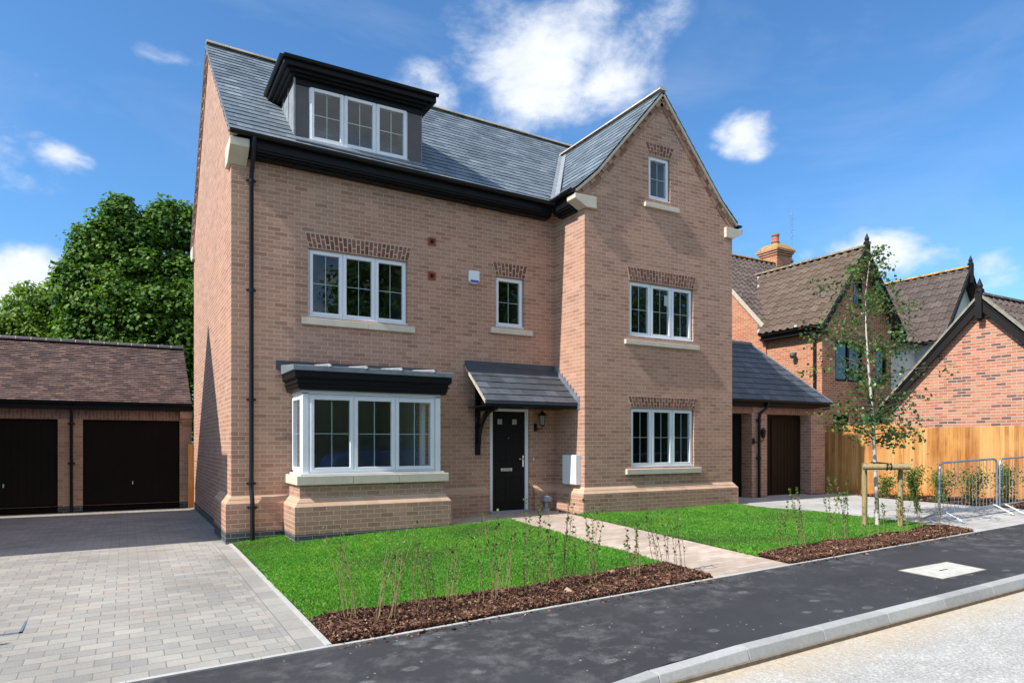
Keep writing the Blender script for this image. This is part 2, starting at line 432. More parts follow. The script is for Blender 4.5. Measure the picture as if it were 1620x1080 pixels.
def fence_mat():
    m = Mat('orange_fence_timber', .75, spec=.25)
    p = m.n('SeparateXYZ', Vector=m.pos()).outputs
    c = m.n('CombineXYZ'); isl = m.island()
    m.set(c.inputs[0], m.math('MULTIPLY', p[0], 22)); m.set(c.inputs[1], m.math('MULTIPLY', p[1], 22)); m.set(c.inputs[2], m.math('ADD', m.math('MULTIPLY', p[2], 1.3), m.math('MULTIPLY', isl, 40)))
    g = m.noise(c.outputs[0], 1.0, 6, .65)
    base = m.ramp(isl, [(0, (.30, .11, .032)), (.35, (.47, .20, .052)), (.7, (.57, .265, .08)), (1, (.62, .33, .12))])
    k = m.gray(g, [(.28, .42), (.5, .95), (.75, 1.2)])
    col = m.mix(1.0, base, k, 'MULTIPLY')
    big = m.gray(m.noise(m.pos(), 1.2, 4, .6), [(.42, 0), (.66, 1)])
    col = m.mix(m.math('MULTIPLY', big, .45), col, (.64, .36, .13))
    kn = m.n('TexVoronoi', Scale=2.6, feature='F1'); m.set(kn.inputs['Vector'], m.pos())
    kf = m.gray(kn.outputs['Distance'], [(.055, 1), (.10, 0)])
    col = m.mix(m.math('MULTIPLY', kf, .75), col, (.2, .075, .025))
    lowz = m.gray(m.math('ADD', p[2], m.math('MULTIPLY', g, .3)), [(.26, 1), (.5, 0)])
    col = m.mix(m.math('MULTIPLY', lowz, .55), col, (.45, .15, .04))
    m.col(col); m.bump(g, .004); return m.m
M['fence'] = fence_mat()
def post_mat():
    m = Mat('round_timber', .8, spec=.2)
    p = m.n('SeparateXYZ', Vector=m.pos()).outputs
    c = m.n('CombineXYZ'); [m.set(c.inputs[i], m.math('MULTIPLY', p[i], s)) for i, s in enumerate((40, 40, 3))]
    g = m.noise(c.outputs[0], 1, 5)
    m.col(m.ramp(g, [(.3, (.22, .165, .08)), (.6, (.36, .275, .145)), (.8, (.44, .34, .2))])); m.bump(g, .003); return m.m
M['post'] = post_mat()

# ------------------------------------------------------------------ the detached house
house = thing('detached_house', 'new buff brick detached house with slate roof, dormer and front gable', 'house', (5, 3, -.25))
Z = Vector((0, 0, 1))
FN = Frame((0, 0, 0), (1, 0, 0), (0, -1, 0))          # main front: u = X
FG = Frame((0, -1.08, 0), (1, 0, 0), (0, -1, 0))      # gable front
FS = Frame((6.29, 0, 0), (0, -1, 0), (-1, 0, 0))      # side of the projecting gable
FL = Frame((0, 0, 0), (0, 1, 0), (-1, 0, 0))          # left gable wall: u = Y
XC, CZ, CS = 8.25, 8.72, 1.16                         # front gable: ridge x, ridge z, pitch
TILT = -.025
E0 = Vector((-.06, -.33, 6.37)); R0 = Vector((-.06, 3.5, 9.66)); MS = (9.66 - 6.37) / 3.83
def mz(x, y):                                         # main roof surface
    return 6.37 + TILT * (x + .06) + MS * (min(y, 7 - y) + .33)

h1 = (1.24, 3.05, 3.57, 4.75); h2 = (4.90, 5.555, 3.70, 4.71); hd = (4.77, 5.68, -.02, 2.10); hb = (1.02, 3.28, .88, 2.17)
mb = MB(); wall_panel(mb, FN, 0, 6.29, -.6, 6.25, [h1, h2, hd, hb]); mb.build('wall', M['brick'], house)
g0 = (7.44, 9.175, .885, 2.11); g1 = (7.40, 9.155, 3.56, 4.69); g2 = (7.905, 8.495, 6.435, 7.35)
mb = MB(); wall_panel(mb, FG, 6.29, 10.33, -.4, 8.7, [g0, g1, g2])
mb.clip([((XC, 0, CZ - .09), (-CS, 0, 1)), ((XC, 0, CZ - .09), (CS, 0, 1))]); mb.build('wall', M['brick'], house)
mb = MB(); mb.quad((6.29, 0, -.4), (6.29, -1.08, -.4), (6.29, -1.08, 6.3), (6.29, 0, 6.3)); mb.build('wall', M['brick'], house)
def gable_end(x, d):
    mb = MB(); mb.poly([(x, 0, -.6), (x, 7, -.6), (x, 7, mz(x, 7) - d), (x, 3.5, mz(x, 3.5) - d), (x, 0, mz(x, 0) - d)]); return mb
gable_end(0, .09).build('wall', M['brick'], house)
mb = gable_end(10.33, .15); mb.quad((10.33, 0, -.4), (10.33, -1.08, -.4), (10.33, -1.08, 6.3), (10.33, 0, 6.3)); mb.quad((0, 7, -.6), (10.33, 7, -.6), (10.33, 7, 6.25), (0, 7, 6.25))
mb.build('wall', M['brick'], house)

# plinth with a splayed top: profile swept along straight runs
P = .095
def plinth(name, pts, top=.515, cham=.12, zb_=-.06, floor=-.45, ends=(True, True)):
    """pts: ground line of the wall face, outward on the right-hand side"""
    bb, bc, bl = MB(), MB(), MB()
    n = len(pts); offs = []
    for i, p in enumerate(pts):
        p = Vector((*p, 0)); ds = []
        if i: ds.append((p - Vector((*pts[i - 1], 0))).normalized())
        if i < n - 1: ds.append((Vector((*pts[i + 1], 0)) - p).normalized())
        ns = [Vector((d.y, -d.x, 0)) for d in ds]
        o = ns[0] if len(ns) == 1 else (ns[0] + ns[1]) / (1 + ns[0].dot(ns[1]))
        offs.append(o)
    for i in range(n - 1):
        a, b = Vector((*pts[i], 0)), Vector((*pts[i + 1], 0)); A, B = a + offs[i] * P, b + offs[i + 1] * P
        am, bm_ = a + offs[i] * P * .52, b + offs[i + 1] * P * .52
        z1, zm = top - cham, top - cham * .5
        bc.quad(A + Z * z1, B + Z * z1, bm_ + Z * (zm - .006), am + Z * (zm - .006)); bc.quad(am + Z * (zm - .006), bm_ + Z * (zm - .006), bm_ + Z * (zm + .004), am + Z * (zm + .004))
        bc.quad(am + Z * (zm + .004), bm_ + Z * (zm + .004), b + Z * top, a + Z * top)
        bb.quad(A + Z * zb_, B + Z * zb_, B + Z * z1, A + Z * z1)
        bl.quad(A + Z * floor, B + Z * floor, B + Z * zb_, A + Z * zb_)
        for k, (q, Q, do) in enumerate(((a, A, i == 0 and ends[0]), (b, B, i == n - 2 and ends[1]))):
            if do:
                bb.poly([q + Z * zb_, Q + Z * zb_, Q + Z * z1, q + Z * top]); bl.quad(q + Z * floor, Q + Z * floor, Q + Z * zb_, q + Z * zb_)
    o = bb.build(name, M['brick'], house); bc.build('splay_course', M['chamfer'], o)
    if floor < zb_: bl.build('blue_brick_base', M['blue'], o)
    return o
plinth('plinth', [(0, 1.55), (0, 0), (.9, 0)], ends=(True, False))
mb = MB(); mb.box(-.012, .2, 1.55, 6.99, -.6, -.08); mb.build('blue_brick_base', M['blue'], house)
plinth('plinth', [(3.3, 0), (4.70, 0)], ends=(False, True), zb_=-.3, floor=-.3)
plinth('plinth', [(5.76, 0), (6.29, 0), (6.29, -1.08), (10.33, -1.08), (10.33, .5)], ends=(True, False), zb_=-.3, floor=-.3)

# ---- roofs
vA, vB = Vector((6.08, -.33, 6.3)), Vector((XC, 2.64, CZ)); vA2 = Vector((2 * XC - 6.08, -.33, 6.3))
vn = (vB - vA).cross(Z); vn = -vn if vn.x < 0 else vn      # points right/front of the left valley
vn2 = Vector((-vn.x, vn.y, 0))
ud = Vector((1, 0, TILT)).normalized(); vd = (R0 - E0)
SL = vd.length
mb = MB(); tile_field(mb, E0, ud, vd, XC + .06, SL, .26, .205); mb.clip([(vA, vn)])
m2 = MB(); tile_field(m2, E0 + ud * (XC + .06), ud, vd, 10.45 - XC, SL, .26, .205); m2.clip([(vA2, vn2)]); mb.add(m2.v, m2.f)
m2 = MB(); lo = Vector((0, 0, -.012))
m2.quad(E0 + lo, E0 + ud * 10.5 + lo, R0 + ud * 10.5 + lo, R0 + lo); m2.clip([(vA, vn)]); mb.add(m2.v, m2.f)
m2 = MB(); m2.quad(E0 + lo, E0 + ud * 10.5 + lo, R0 + ud * 10.5 + lo, R0 + lo); m2.clip([(vA2, vn2)]); mb.add(m2.v, m2.f)
Bk = Vector((-.06, 7.33, 6.37)); mb.quad(Bk, Bk + ud * 10.5, R0 + ud * 10.5, R0)
for a, b in ((E0, R0), (Bk, R0)):                          # closed verge edges
    mb.quad(a, b, b - Z * .07, a - Z * .07)
roof = mb.build('roof', M['slate'], house)
mb = MB(); ridge_run(mb, R0 + Z * .03, R0 + ud * 10.5 + Z * .03, .10, .45); mb.build('ridge_tiles', [M['ridge'], M['verge']], roof)

mb = MB(); LX, LZ = 1.70, CZ - CS * 1.70
for s in (-1, 1):
    yb = 3.0
    e0, e1 = Vector((XC + s * 2.2, -1.14, 6.31)), Vector((XC + s * LX, -1.14, LZ))
    m2 = MB()
    tile_field(m2, e0, (0, 1, 0), e1 - e0, yb + 1.14, (e1 - e0).length, .26, .21)
    tile_field(m2, e1, (0, 1, 0), Vector((XC, -1.14, CZ)) - e1, yb + 1.14, (Vector((XC, -1.14, CZ)) - e1).length, .26, .205)
    for p, q in ((e0, e1), (e1, Vector((XC, -1.14, CZ)))):
        m2.quad(p - Z * .012, q - Z * .012, q + Vector((0, yb, -.012)), p + Vector((0, yb, -.012)))
    m2.clip([(vA if s < 0 else vA2, -(vn if s < 0 else vn2))])
    mb.add(m2.v, m2.f)
roof2 = mb.build('roof', M['slate'], house)
mb = MB(); ridge_run(mb, (XC, -1.15, CZ + .035), (XC, 2.66, CZ + .035), .095, .45); mb.build('ridge_tiles', [M['ridge_pale'], M['verge']], roof2)
mb = MB(); up = Vector((0, 0, .03))
for a in (vA, vA2):
    s = Vector((0, -.17, 0)); mb.quad(a + up, vB + up, vB + up + s, a + up + s)
    mb.quad(a + up, vB + up, vB + Vector((-.10 if a is vA else .10, 0, .028)), a + Vector((-.10 if a is vA else .10, 0, .028)))
mb.build('valley_lead', M['lead_mid'], roof2)

# ---- verges: mortar strip, dentil bricks, plain corbel band
def verge(frm, a, b, depth_out, over, name_parent, mats=('verge', 'brick')):
    """a->b: (u,z) rake line on the frame's wall; hangs 'below' the line"""
    a, b = Vector(a), Vector(b); d = (b - a); L = d.length; d /= L; nn = Vector((d.y, -d.x))
    if nn.y > 0: nn = -nn
    def PT(t, q, w): p = a + d * t + nn * q; return frm.p(p.x, p.y, w)
    def BX(mb, t0, t1, q0, q1, w0, w1):
        mb.hexa([PT(t0, q0, w1), PT(t1, q0, w1), PT(t1, q0, w0), PT(t0, q0, w0), PT(t0, q1, w1), PT(t1, q1, w1), PT(t1, q1, w0), PT(t0, q1, w0)])
    m1 = MB(); BX(m1, 0, L, -.005, .045, -.05, depth_out)
    m1.build('verge_strip', M[mats[0]], name_parent)
    m2 = MB(); k = int(L / .115)
    for i in range(k):
        o = .042 if i % 2 else .018
        BX(m2, i * L / k + .004, (i + 1) * L / k - .004, .045, .125, -.03, o)
    BX(m2, 0, L, .05, .12, -.03, .010)
    k = int(L / .23)
    for i in range(k): BX(m2, i * L / k + .003, (i + 1) * L / k - .003, .13, .20, -.03, .020)
    m2.build('dentil_course', M['dentil'], name_parent)
def dentil_mat():
    m = Mat('dentil_brick', .85, spec=.25)
    m.col(m.mix(1.0, m.ramp(m.island(), [(0, (.20, .10, .07)), (1, (.42, .255, .18))]), m.gray(m.noise(m.pos(), 40, 4), [(.3, .8), (.7, 1.15)]), 'MULTIPLY')); m.bump(m.noise(m.pos(), 55, 4), .004); return m.m
M['dentil'] = dentil_mat()
for s in (-1, 1):
    verge(FG, (XC + s * 2.2, 6.27), (XC + s * LX, LZ - .03), .06, 0, house)
    verge(FG, (XC + s * LX, LZ - .03), (XC, CZ - .03), .06, 0, house)
verge(FL, (-.33, 6.34), (3.5, 9.63), .055, 0, house); verge(FL, (7.33, 6.34), (3.5, 9.63), .055, 0, house)

# ---- kneeler stones
def kneeler(fn, a, b):
    mb = MB(); mb.prism([(.30, .30), (-.33, .30), (-.33, .17), (0, -.02), (.30, -.02)], fn, a, b); mb.build('kneeler_stone', M['stone'], house, bev=.006)
kneeler(lambda p, q, t: (t, p, 5.97 + q), -.06, .235)
kneeler(lambda p, q, t: (t, 7 - p, 5.97 + q), -.06, .235)
kneeler(lambda p, q, t: (6.29 + p * .82, t, 5.985 + q * .7), -1.145, -.86)
kneeler(lambda p, q, t: (10.33 - p * .82, t, 5.96 + q * .7), -1.145, -.86)

# ---- fascias, soffits, gutters, downpipe
mb = MB()
def eave_run(mb, a, b, outn, zt, wallgap):
    """a,b: plan points of the fascia face (x,y,tiltz)"""
    a, b, n = Vector(a), Vector(b), Vector(outn)
    q = lambda p, w, z: p - n * w + Z * z
    for (w0, w1, z0, z1) in ((0, .025, zt - .20, zt), (.02, wallgap, zt - .235, zt - .19), (.06, wallgap, zt - .262, zt - .23), (.12, wallgap, zt - .285, zt - .258)):
        mb.hexa([q(a, w0, z0), q(b, w0, z0), q(b, w1, z0), q(a, w1, z0), q(a, w0, z1), q(b, w0, z1), q(b, w1, z1), q(a, w1, z1)])
eave_run(mb, (.24, -.31, 0), (6.05, -.31, -.10), (0, -1, 0), 6.35, .31)
eave_run(mb, (6.055, -.31, -.07), (6.055, -.86, -.07), (-1, 0, 0), 6.31, .235)
mb.build('fascia', M['black'], house, bev=.004)
def gutter(parent, pts, r=.06, n=7):
    mb = MB(); pts = [Vector(p) for p in pts]
    for a, b in zip(pts, pts[1:]):
        d = (b - a).normalized(); s = d.cross(Z).normalized()
        vs = []
        for p in (a, b):
            for rr in (r, r - .006):
                for k in range(n): an = PI * k / (n - 1); vs.append(p + s * (rr * math.cos(an)) - Z * (rr * math.sin(an)))
        f = []
        for k in range(n - 1):
            f += [(k, k + 1, 2 * n + k + 1, 2 * n + k), (n + k, 3 * n + k, 3 * n + k + 1, n + k + 1)]
        f += [(0, 2 * n, 3 * n, n), (n - 1, 2 * n - 1, 4 * n - 1, 3 * n - 1)]
        f += [tuple(range(n)), tuple(range(2 * n, 3 * n))]
        mb.add(vs, f)
    return mb.build('gutter', M['blackpl'], parent, smooth=True)
gutter(house, [(-.07, -.375, 6.36), (5.985, -.375, 6.23)]); gutter(house, [(5.99, -.36, 6.27), (5.99, -1.12, 6.285)])
gutter(house, [(10.51, .4, 6.26), (10.51, -1.16, 6.26)])
mb = MB(); mb.box(10.38, 10.47, -1.10, 3, 6.06, 6.28); mb.build('fascia', M['black'], house)
def downpipe(parent, pts, r=.036, clips=()):
    mb = MB(); mb.tube(pts, r, 10)
    for (x, y, z) in clips: mb.tube([(x, y, z - .03), (x, y, z + .03)], r + .010, 10); mb.box(x - .075, x + .075, y + .01, y + .045, z - .015, z + .015)
    return mb.build('downpipe', M['blackpl'], parent, smooth=True)
downpipe(house, [(.30, -.375, 6.31), (.30, -.375, 6.22), (.30, -.34, 6.12), (.30, -.14, 5.86), (.30, -.085, 5.76), (.30, -.085, .66), (.30, -.10, .60), (.30, -.17, .44), (.30, -.18, .36), (.30, -.18, -.25)],
         clips=[(.30, -.085, 5.7), (.30, -.085, 3.9), (.30, -.085, 2.1), (.30, -.085, .72), (.30, -.18, .33)])

# ---- windows
def window(parent, fr_, u0, u1, v0, v1, lights, recess=.055, name='window', glass='glass', ft=.045, st=.058, cill=True, sash=True):
    mb = MB(); w0, w1 = -recess - .07, -recess
    fr_.ring(mb, u0 + .004, u1 - .004, v0 + .004, v1 - .004, ft, w0, w1)
    iw = (u1 - u0 - 2 * ft - (lights - 1) * .05) / lights
    for i in range(1, lights):
        a = u0 + ft + i * iw + (i - 1) * .05; fr_.box(mb, a, a + .05, v0 + ft, v1 - ft, w0, w1)
    if cill: fr_.box(mb, u0 - .015, u1 + .015, v0 - .002, v0 + .028, w0, w1 + .045)
    win = mb.build(name, M['upvc'], parent, bev=.005)
    for i in range(lights):
        a = u0 + ft + i * (iw + .05); b = a + iw
        m1 = MB(); fr_.ring(m1, a - .016, b + .016, v0 + ft - .012, v1 - ft + .016, st, w0 + .01, w1 + .018)
        ga, gb, gc, gd = a - .016 + st, b + .016 - st, v0 + ft - .012 + st, v1 - ft + .016 - st
        m1.build('sash', M['upvc'], win, bev=.006)
        m2 = MB(); cu, cv = (ga + gb) / 2, (gc + gd) / 2
        fr_.box(m2, cu - .0045, cu + .0045, gc, gd, w1 - .030, w1 - .022); fr_.box(m2, ga, gb, cv - .0045, cv + .0045, w1 - .031, w1 - .021)
        m2.build('glazing_bar', M['upvc'], win)
        m3 = MB(); e = random.uniform(-.002, .002)
        m3.quad(fr_.p(ga - .01, gc - .01, w1 - .018 + e), fr_.p(gb + .01, gc - .01, w1 - .018 - e), fr_.p(gb + .01, gd + .01, w1 - .018 - e), fr_.p(ga - .01, gd + .01, w1 - .018 + e))
        m3.build('pane', M[glass], win)
    return win
def sill(parent, fr_, u0, u1, v0, v1, out=.06, joints=()):
    mb = MB(); us = [u0, *joints, u1]
    for a, b in zip(us, us[1:]):
        A, B = a + (.002 if a != u0 else 0), b - (.002 if b != u1 else 0); Q = fr_.p
        mb.hexa([Q(A, v0, out), Q(B, v0, out), Q(B, v0, -.1), Q(A, v0, -.1), Q(A, v1 - .012, out), Q(B, v1 - .012, out), Q(B, v1, -.1), Q(A, v1, -.1)])
    return mb.build('sill', M['stone'], parent, bev=.004)
def arch(parent, fr_, u0, u1, v0, v1, sp):
    n = max(7, round((u1 - u0) / .0755)); uc = (u0 + u1) / 2; H = v1 - v0
    bk = MB(); Q = fr_.p
    bk.hexa([Q(u0, v0, .003), Q(u1, v0, .003), Q(u1, v0, -.1), Q(u0, v0, -.1), Q(u0 - sp, v1, .003), Q(u1 + sp, v1, .003), Q(u1 + sp, v1, -.02), Q(u0 - sp, v1, -.02)])
    o = bk.build('brick_arch', M['mortar'], parent)
    mb = MB(); g = .0085
    for i in range(n):
        a, b = u0 + (u1 - u0) * i / n, u0 + (u1 - u0) * (i + 1) / n
        def U(u, t): return u + (u - uc) / ((u1 - u0) / 2) * sp * t
        cut = .66 if i % 2 else .34
        for t0, t1 in ((0, cut), (cut, 1)):
            w = random.uniform(.006, .010)
            ta, tb = t0 + g / H, t1 - g / H
            f = [(U(a, ta) + g, ta), (U(b, ta) - g, ta), (U(b, tb) - g, tb), (U(a, tb) + g, tb)]
            ps = [Q(u, v0 + H * t, w) for u, t in f] + [Q(u, v0 + H * t, -.06) for u, t in f]
            mb.add(ps, [(0, 1, 2, 3), (0, 4, 5, 1), (1, 5, 6, 2), (2, 6, 7, 3), (3, 7, 4, 0)])
    mb.build('arch_bricks', M['arch'], o)
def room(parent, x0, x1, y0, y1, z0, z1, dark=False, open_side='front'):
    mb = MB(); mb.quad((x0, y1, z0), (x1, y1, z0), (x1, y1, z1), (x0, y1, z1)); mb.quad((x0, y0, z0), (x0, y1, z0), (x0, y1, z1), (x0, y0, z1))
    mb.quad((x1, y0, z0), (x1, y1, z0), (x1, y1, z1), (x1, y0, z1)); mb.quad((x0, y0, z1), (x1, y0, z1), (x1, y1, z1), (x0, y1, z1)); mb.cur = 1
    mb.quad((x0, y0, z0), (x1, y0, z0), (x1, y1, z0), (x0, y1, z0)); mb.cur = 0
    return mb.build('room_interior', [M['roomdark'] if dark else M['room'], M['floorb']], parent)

w = window(house, FN, *h1, 3); sill(w, FN, 1.115, 3.175, 3.425, 3.553, joints=(2.28,)); arch(w, FN, 1.25, 3.06, 4.755, 5.01, .065)
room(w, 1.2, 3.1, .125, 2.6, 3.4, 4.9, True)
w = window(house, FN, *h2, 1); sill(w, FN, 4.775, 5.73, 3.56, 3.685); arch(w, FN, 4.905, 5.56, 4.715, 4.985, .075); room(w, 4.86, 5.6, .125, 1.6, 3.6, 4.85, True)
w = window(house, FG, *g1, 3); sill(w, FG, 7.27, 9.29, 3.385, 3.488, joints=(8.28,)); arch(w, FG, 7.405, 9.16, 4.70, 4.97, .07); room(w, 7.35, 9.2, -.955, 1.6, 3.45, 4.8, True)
mb = MB(); mb.quad((8.40, -1.0, 4.28), (8.53, -1.0, 4.28), (8.53, -1.0, 4.50), (8.40, -1.0, 4.50)); mb.build('paper_notice', M['white'], w)
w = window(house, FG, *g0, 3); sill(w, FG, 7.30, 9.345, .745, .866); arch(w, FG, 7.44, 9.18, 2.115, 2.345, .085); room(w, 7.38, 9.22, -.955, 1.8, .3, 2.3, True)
w = window(house, FG, *g2, 1); sill(w, FG, 7.78, 8.71, 6.245, 6.345); arch(w, FG, 7.91, 8.50, 7.36, 7.60, .10); room(w, 7.86, 8.54, -.955, 1.0, 6.35, 7.5)

# ---- dormer: lead cheeks, flat roof with deep moulded cornice
dx0, dx1, dzb, dzt = 1.0, 3.31, 6.50, 7.60
FD = Frame((0, -.02, 0), (1, 0, 0), (0, -1, 0))
mb = MB(); hw = (1.245, 3.04, 6.575, 7.535)
wall_panel(mb, FD, dx0, dx1, dzb, dzt, [hw], .1)
for x in (dx0, dx1): mb.quad((x, -.02, dzb), (x, 1.6, dzb), (x, 1.6, dzt), (x, -.02, dzt))
dorm = mb.build('dormer', M['panel'], house)
mb = MB(); y = 0
for k in range(3):
    a = -.025 + k * .42; mb.box(dx0 - .014, dx0 + .004, a, a + .41, 6.45, dzt)
    mb.box(dx0 - .024, dx0 - .012, a + .395, a + .425, 6.45, dzt)
mb.box(dx0 - .018, dx0 + .012, -.045, -.018, 6.50, dzt)
mb.build('dormer_cheek', M['lead_mid'], dorm)
mb = MB(); mb.box(dx1 - .004, dx1 + .014, -.025, 1.3, 6.45, dzt); mb.build('dormer_cheek', M['lead'], dorm)
mb = MB()
for o, z0, z1 in ((.02, 7.50, 7.63), (.09, 7.61, 7.66), (.15, 7.65, 7.72), (.215, 7.70, 7.83)):
    mb.box(dx0 - o, dx1 + o, -.02 - o, 1.5, z0, z1)
mb.build('dormer_cornice', M['black'], dorm, bev=.006)
mb = MB(); mb.box(dx0 - .235, dx1 + .235, -.26, 1.75, 7.825, 7.845); mb.build('dormer_roof', M['lead_dark'], dorm)
gutter(dorm, [(dx0 - .22, -.27, 7.835), (dx1 + .24, -.27, 7.835)], .045); gutter(dorm, [(dx0 - .24, 1.3, 7.835), (dx0 - .24, -.25, 7.835)], .045)
mb = MB(); mb.box(dx0 - .03, dx1 + .03, -.20, -.015, 6.485, 6.50)
mb.hexa([(dx0 - .03, -.24, 6.452), (dx1 + .03, -.24, 6.40), (dx1 + .03, -.03, 6.60), (dx0 - .03, -.03, 6.60), (dx0 - .03, -.25, 6.475), (dx1 + .03, -.25, 6.425), (dx1 + .03, -.03, 6.615), (dx0 - .03, -.03, 6.615)])
mb.build('dormer_apron', M['lead'], dorm)
window(dorm, FD, *hw, 3, recess=-.005, name='dormer_window')
room(dorm, 1.1, 3.2, .09, 1.6, 6.5, 7.6)

# ---- bay window
bx0, bx1, by = .97, 3.335, -.82
def bay_base(x0, x1, y, z0, z1, mat, name, parent):
    m = MB(); m.quad((x0, 0, z0), (x0, y, z0), (x0, y, z1), (x0, 0, z1)); m.quad((x0, y, z0), (x1, y, z0), (x1, y, z1), (x0, y, z1)); m.quad((x1, y, z0), (x1, 0, z0), (x1, 0, z1), (x1, y, z1)); m.quad((x0, 0, z1), (x0, y, z1), (x1, y, z1), (x1, 0, z1))
    return m.build(name, mat, parent)
bay = bay_base(.905, 3.40, -.875, -.4, .74, M['brick'], 'bay_window', house)
bp = plinth('bay_plinth', [(.905, 0), (.905, -.875), (3.40, -.875), (3.40, 0)], top=.50, cham=.125, zb_=-.06)
bp.parent = bay
mb = MB()
for a, b in ((.845, 1.75), (1.754, 2.55), (2.554, 3.46)): mb.box(a, b, -.945, -.55, .715, .862)
mb.box(.845, 1.05, -.55, .0, .715, .862); mb.box(3.25, 3.46, -.55, 0, .715, .862)
mb.build('sill', M['stone'], bay, bev=.006)
FB = Frame((0, by, 0), (1, 0, 0), (0, -1, 0)); FBL = Frame((bx0, 0, 0), (0, 1, 0), (-1, 0, 0)); FBR = Frame((bx1, 0, 0), (0, 1, 0), (1, 0, 0))
mb = MB(); mb.box(bx0 - .012, bx0 + .085, by - .012, by + .085, .895, 2.2); mb.box(bx1 - .085, bx1 + .012, by - .012, by + .085, .895, 2.2)
mb.box(bx0 - .06, bx1 + .06, by - .075, by + .1, .866, .896); mb.box(bx0 - .06, bx0 + .1, by + .1, -.02, .866, .896); mb.box(bx1 - .1, bx1 + .06, by + .1, -.02, .866, .896)
mb.box(bx0 - .012, bx1 + .012, by - .012, -.01, 2.175, 2.235)
mb.build('bay_posts', M['upvc'], bay, bev=.004)
window(bay, FB, bx0 + .086, bx1 - .086, .897, 2.174, 3, recess=.0, name='bay_front_light', glass='glass_clear', cill=False)
window(bay, FBL, by + .086, -.03, .897, 2.174, 1, recess=.0, name='bay_side_light', glass='glass_clear', cill=False)
window(bay, FBR, by + .086, -.03, .897, 2.174, 1, recess=.0, name='bay_side_light', glass='glass_clear', cill=False)
mb = MB()
for o, z0, z1 in ((.035, 2.235, 2.285), (.05, 2.28, 2.34), (.075, 2.335, 2.36), (.06, 2.355, 2.41), (.085, 2.405, 2.43), (.105, 2.425, 2.53)):
    mb.box(bx0 - o - .06, bx1 + o + .06, by - o - .06, -.005, z0, z1)
mb.build('bay_cornice', M['black'], bay, bev=.006)
mb = MB(); ax0, ax1, ay = bx0 - .20, bx1 + .20, by - .20
mb.hexa([(ax0, ay, 2.53), (ax1, ay, 2.53), (ax1, -.004, 2.53), (ax0, -.004, 2.53), (ax0, ay, 2.615), (ax1, ay, 2.615), (ax1, -.004, 2.70), (ax0, -.004, 2.70)])
mb.build('bay_roof', M['lead'], bay, bev=.008)
mb = MB()
for x in (1.35, 1.95, 2.55, 3.15): mb.tube([(x, ay - .008, 2.60), (x, ay + .005, 2.63), (x, -.02, 2.715)], .026, 8)
mb.build('lead_rolls', M['lead_mid'], bay, smooth=True)
mb = MB(); mb.box(.70, 3.62, -.012, -.002, 2.62, 2.775); mb.build('flashing', M['lead_dark'], bay)
# bay reveal and the room behind
mb = MB()
mb.quad((1.0, by + .1, .885), (3.3, by + .1, .885), (3.3, .12, .885), (1.0, .12, .885)); mb.quad((1.0, by + .1, 2.172), (3.3, by + .1, 2.172), (3.3, .12, 2.172), (1.0, .12, 2.172))
mb.build('bay_soffit', M['white'], bay)
mb = MB(); wall_panel(mb, Frame((0, .122, 0), (1, 0, 0), (0, 1, 0)), .3, 3.62, 0, 2.5, [hb], .02)
x0, x1, y0, y1, z0, z1 = .3, 3.62, .122, 3.6, 0, 2.5
mb.quad((x0, y1, z0), (x1, y1, z0), (x1, y1, z1), (x0, y1, z1)); mb.quad((x0, y0, z0), (x0, y1, z0), (x0, y1, z1), (x0, y0, z1)); mb.quad((x1, y0, z0), (x1, y1, z0), (x1, y1, z1), (x1, y0, z1))
mb.quad((x0, y0, z1), (x1, y0, z1), (x1, y1, z1), (x0, y1, z1)); mb.cur = 1; mb.quad((x0, y0, z0), (x1, y0, z0), (x1, y1, z0), (x0, y1, z0)); mb.cur = 0
mb.build('room_interior', [M['roompale'], M['floorb']], bay)

# ---- front door
mb = MB(); FDr = FN
FN.box(mb, 4.775, 4.85, -.01, 2.095, -.115, -.03); FN.box(mb, 5.60, 5.675, -.01, 2.095, -.115, -.03); FN.box(mb, 4.85, 5.60, 2.02, 2.095, -.115, -.03)
door = None
dl = MB(); FN.box(dl, 4.853, 5.597, .03, 2.017, -.105, -.06)
for u in (4.93, 5.18, 5.43): pass
for (a, b, c, d) in ((4.93, 5.18, .18, .72), (5.27, 5.52, .18, .72), (4.93, 5.18, 1.02, 1.6), (5.27, 5.52, 1.02, 1.6)):
    FN.ring(dl, a, b, c, d, .022, -.07, -.052)
door = dl.build('front_door', M['door'], house, bev=.004)
mb.build('door_frame', M['upvc'], door, bev=.004)
for u in (4.945, 5.285):
    mb = MB(); FN.ring(mb, u, u + .15, 1.735, 1.885, .022, -.065, -.048); mb.build('light_frame', M['door'], door)
    mb = MB(); mb.quad(FN.p(u + .022, 1.757, -.054), FN.p(u + .128, 1.757, -.054), FN.p(u + .128, 1.863, -.054), FN.p(u + .022, 1.863, -.054))
    mb.build('light_pane', M['obscure'] if 'obscure' in M else M['lead_pale'], door)
mb = MB(); FN.ring(mb, 5.045, 5.305, .815, .885, .014, -.06, -.045); FN.box(mb, 5.06, 5.29, .829, .871, -.06, -.052); mb.build('letterbox', M['chrome'], door, bev=.003)
mb = MB(); FN.box(mb, 5.545, 5.575, .90, 1.13, -.06, -.05); mb.tube([FN.p(5.56, 1.06, -.05), FN.p(5.56, 1.06, -.01), FN.p(5.55, 1.06, -.005), FN.p(5.44, 1.06, -.005)], .010, 8); mb.build('door_handle', M['chrome'], door, smooth=True)
mb = MB(); mb.tube([FN.p(5.225, 1.48, -.06), FN.p(5.225, 1.48, -.05)], .013, 10); mb.build('spyhole', M['chrome'], door)
mb = MB(); FN.box(mb, 4.76, 5.69, -.05, .03, -.12, .02); mb.build('threshold', M['greypl'], door)

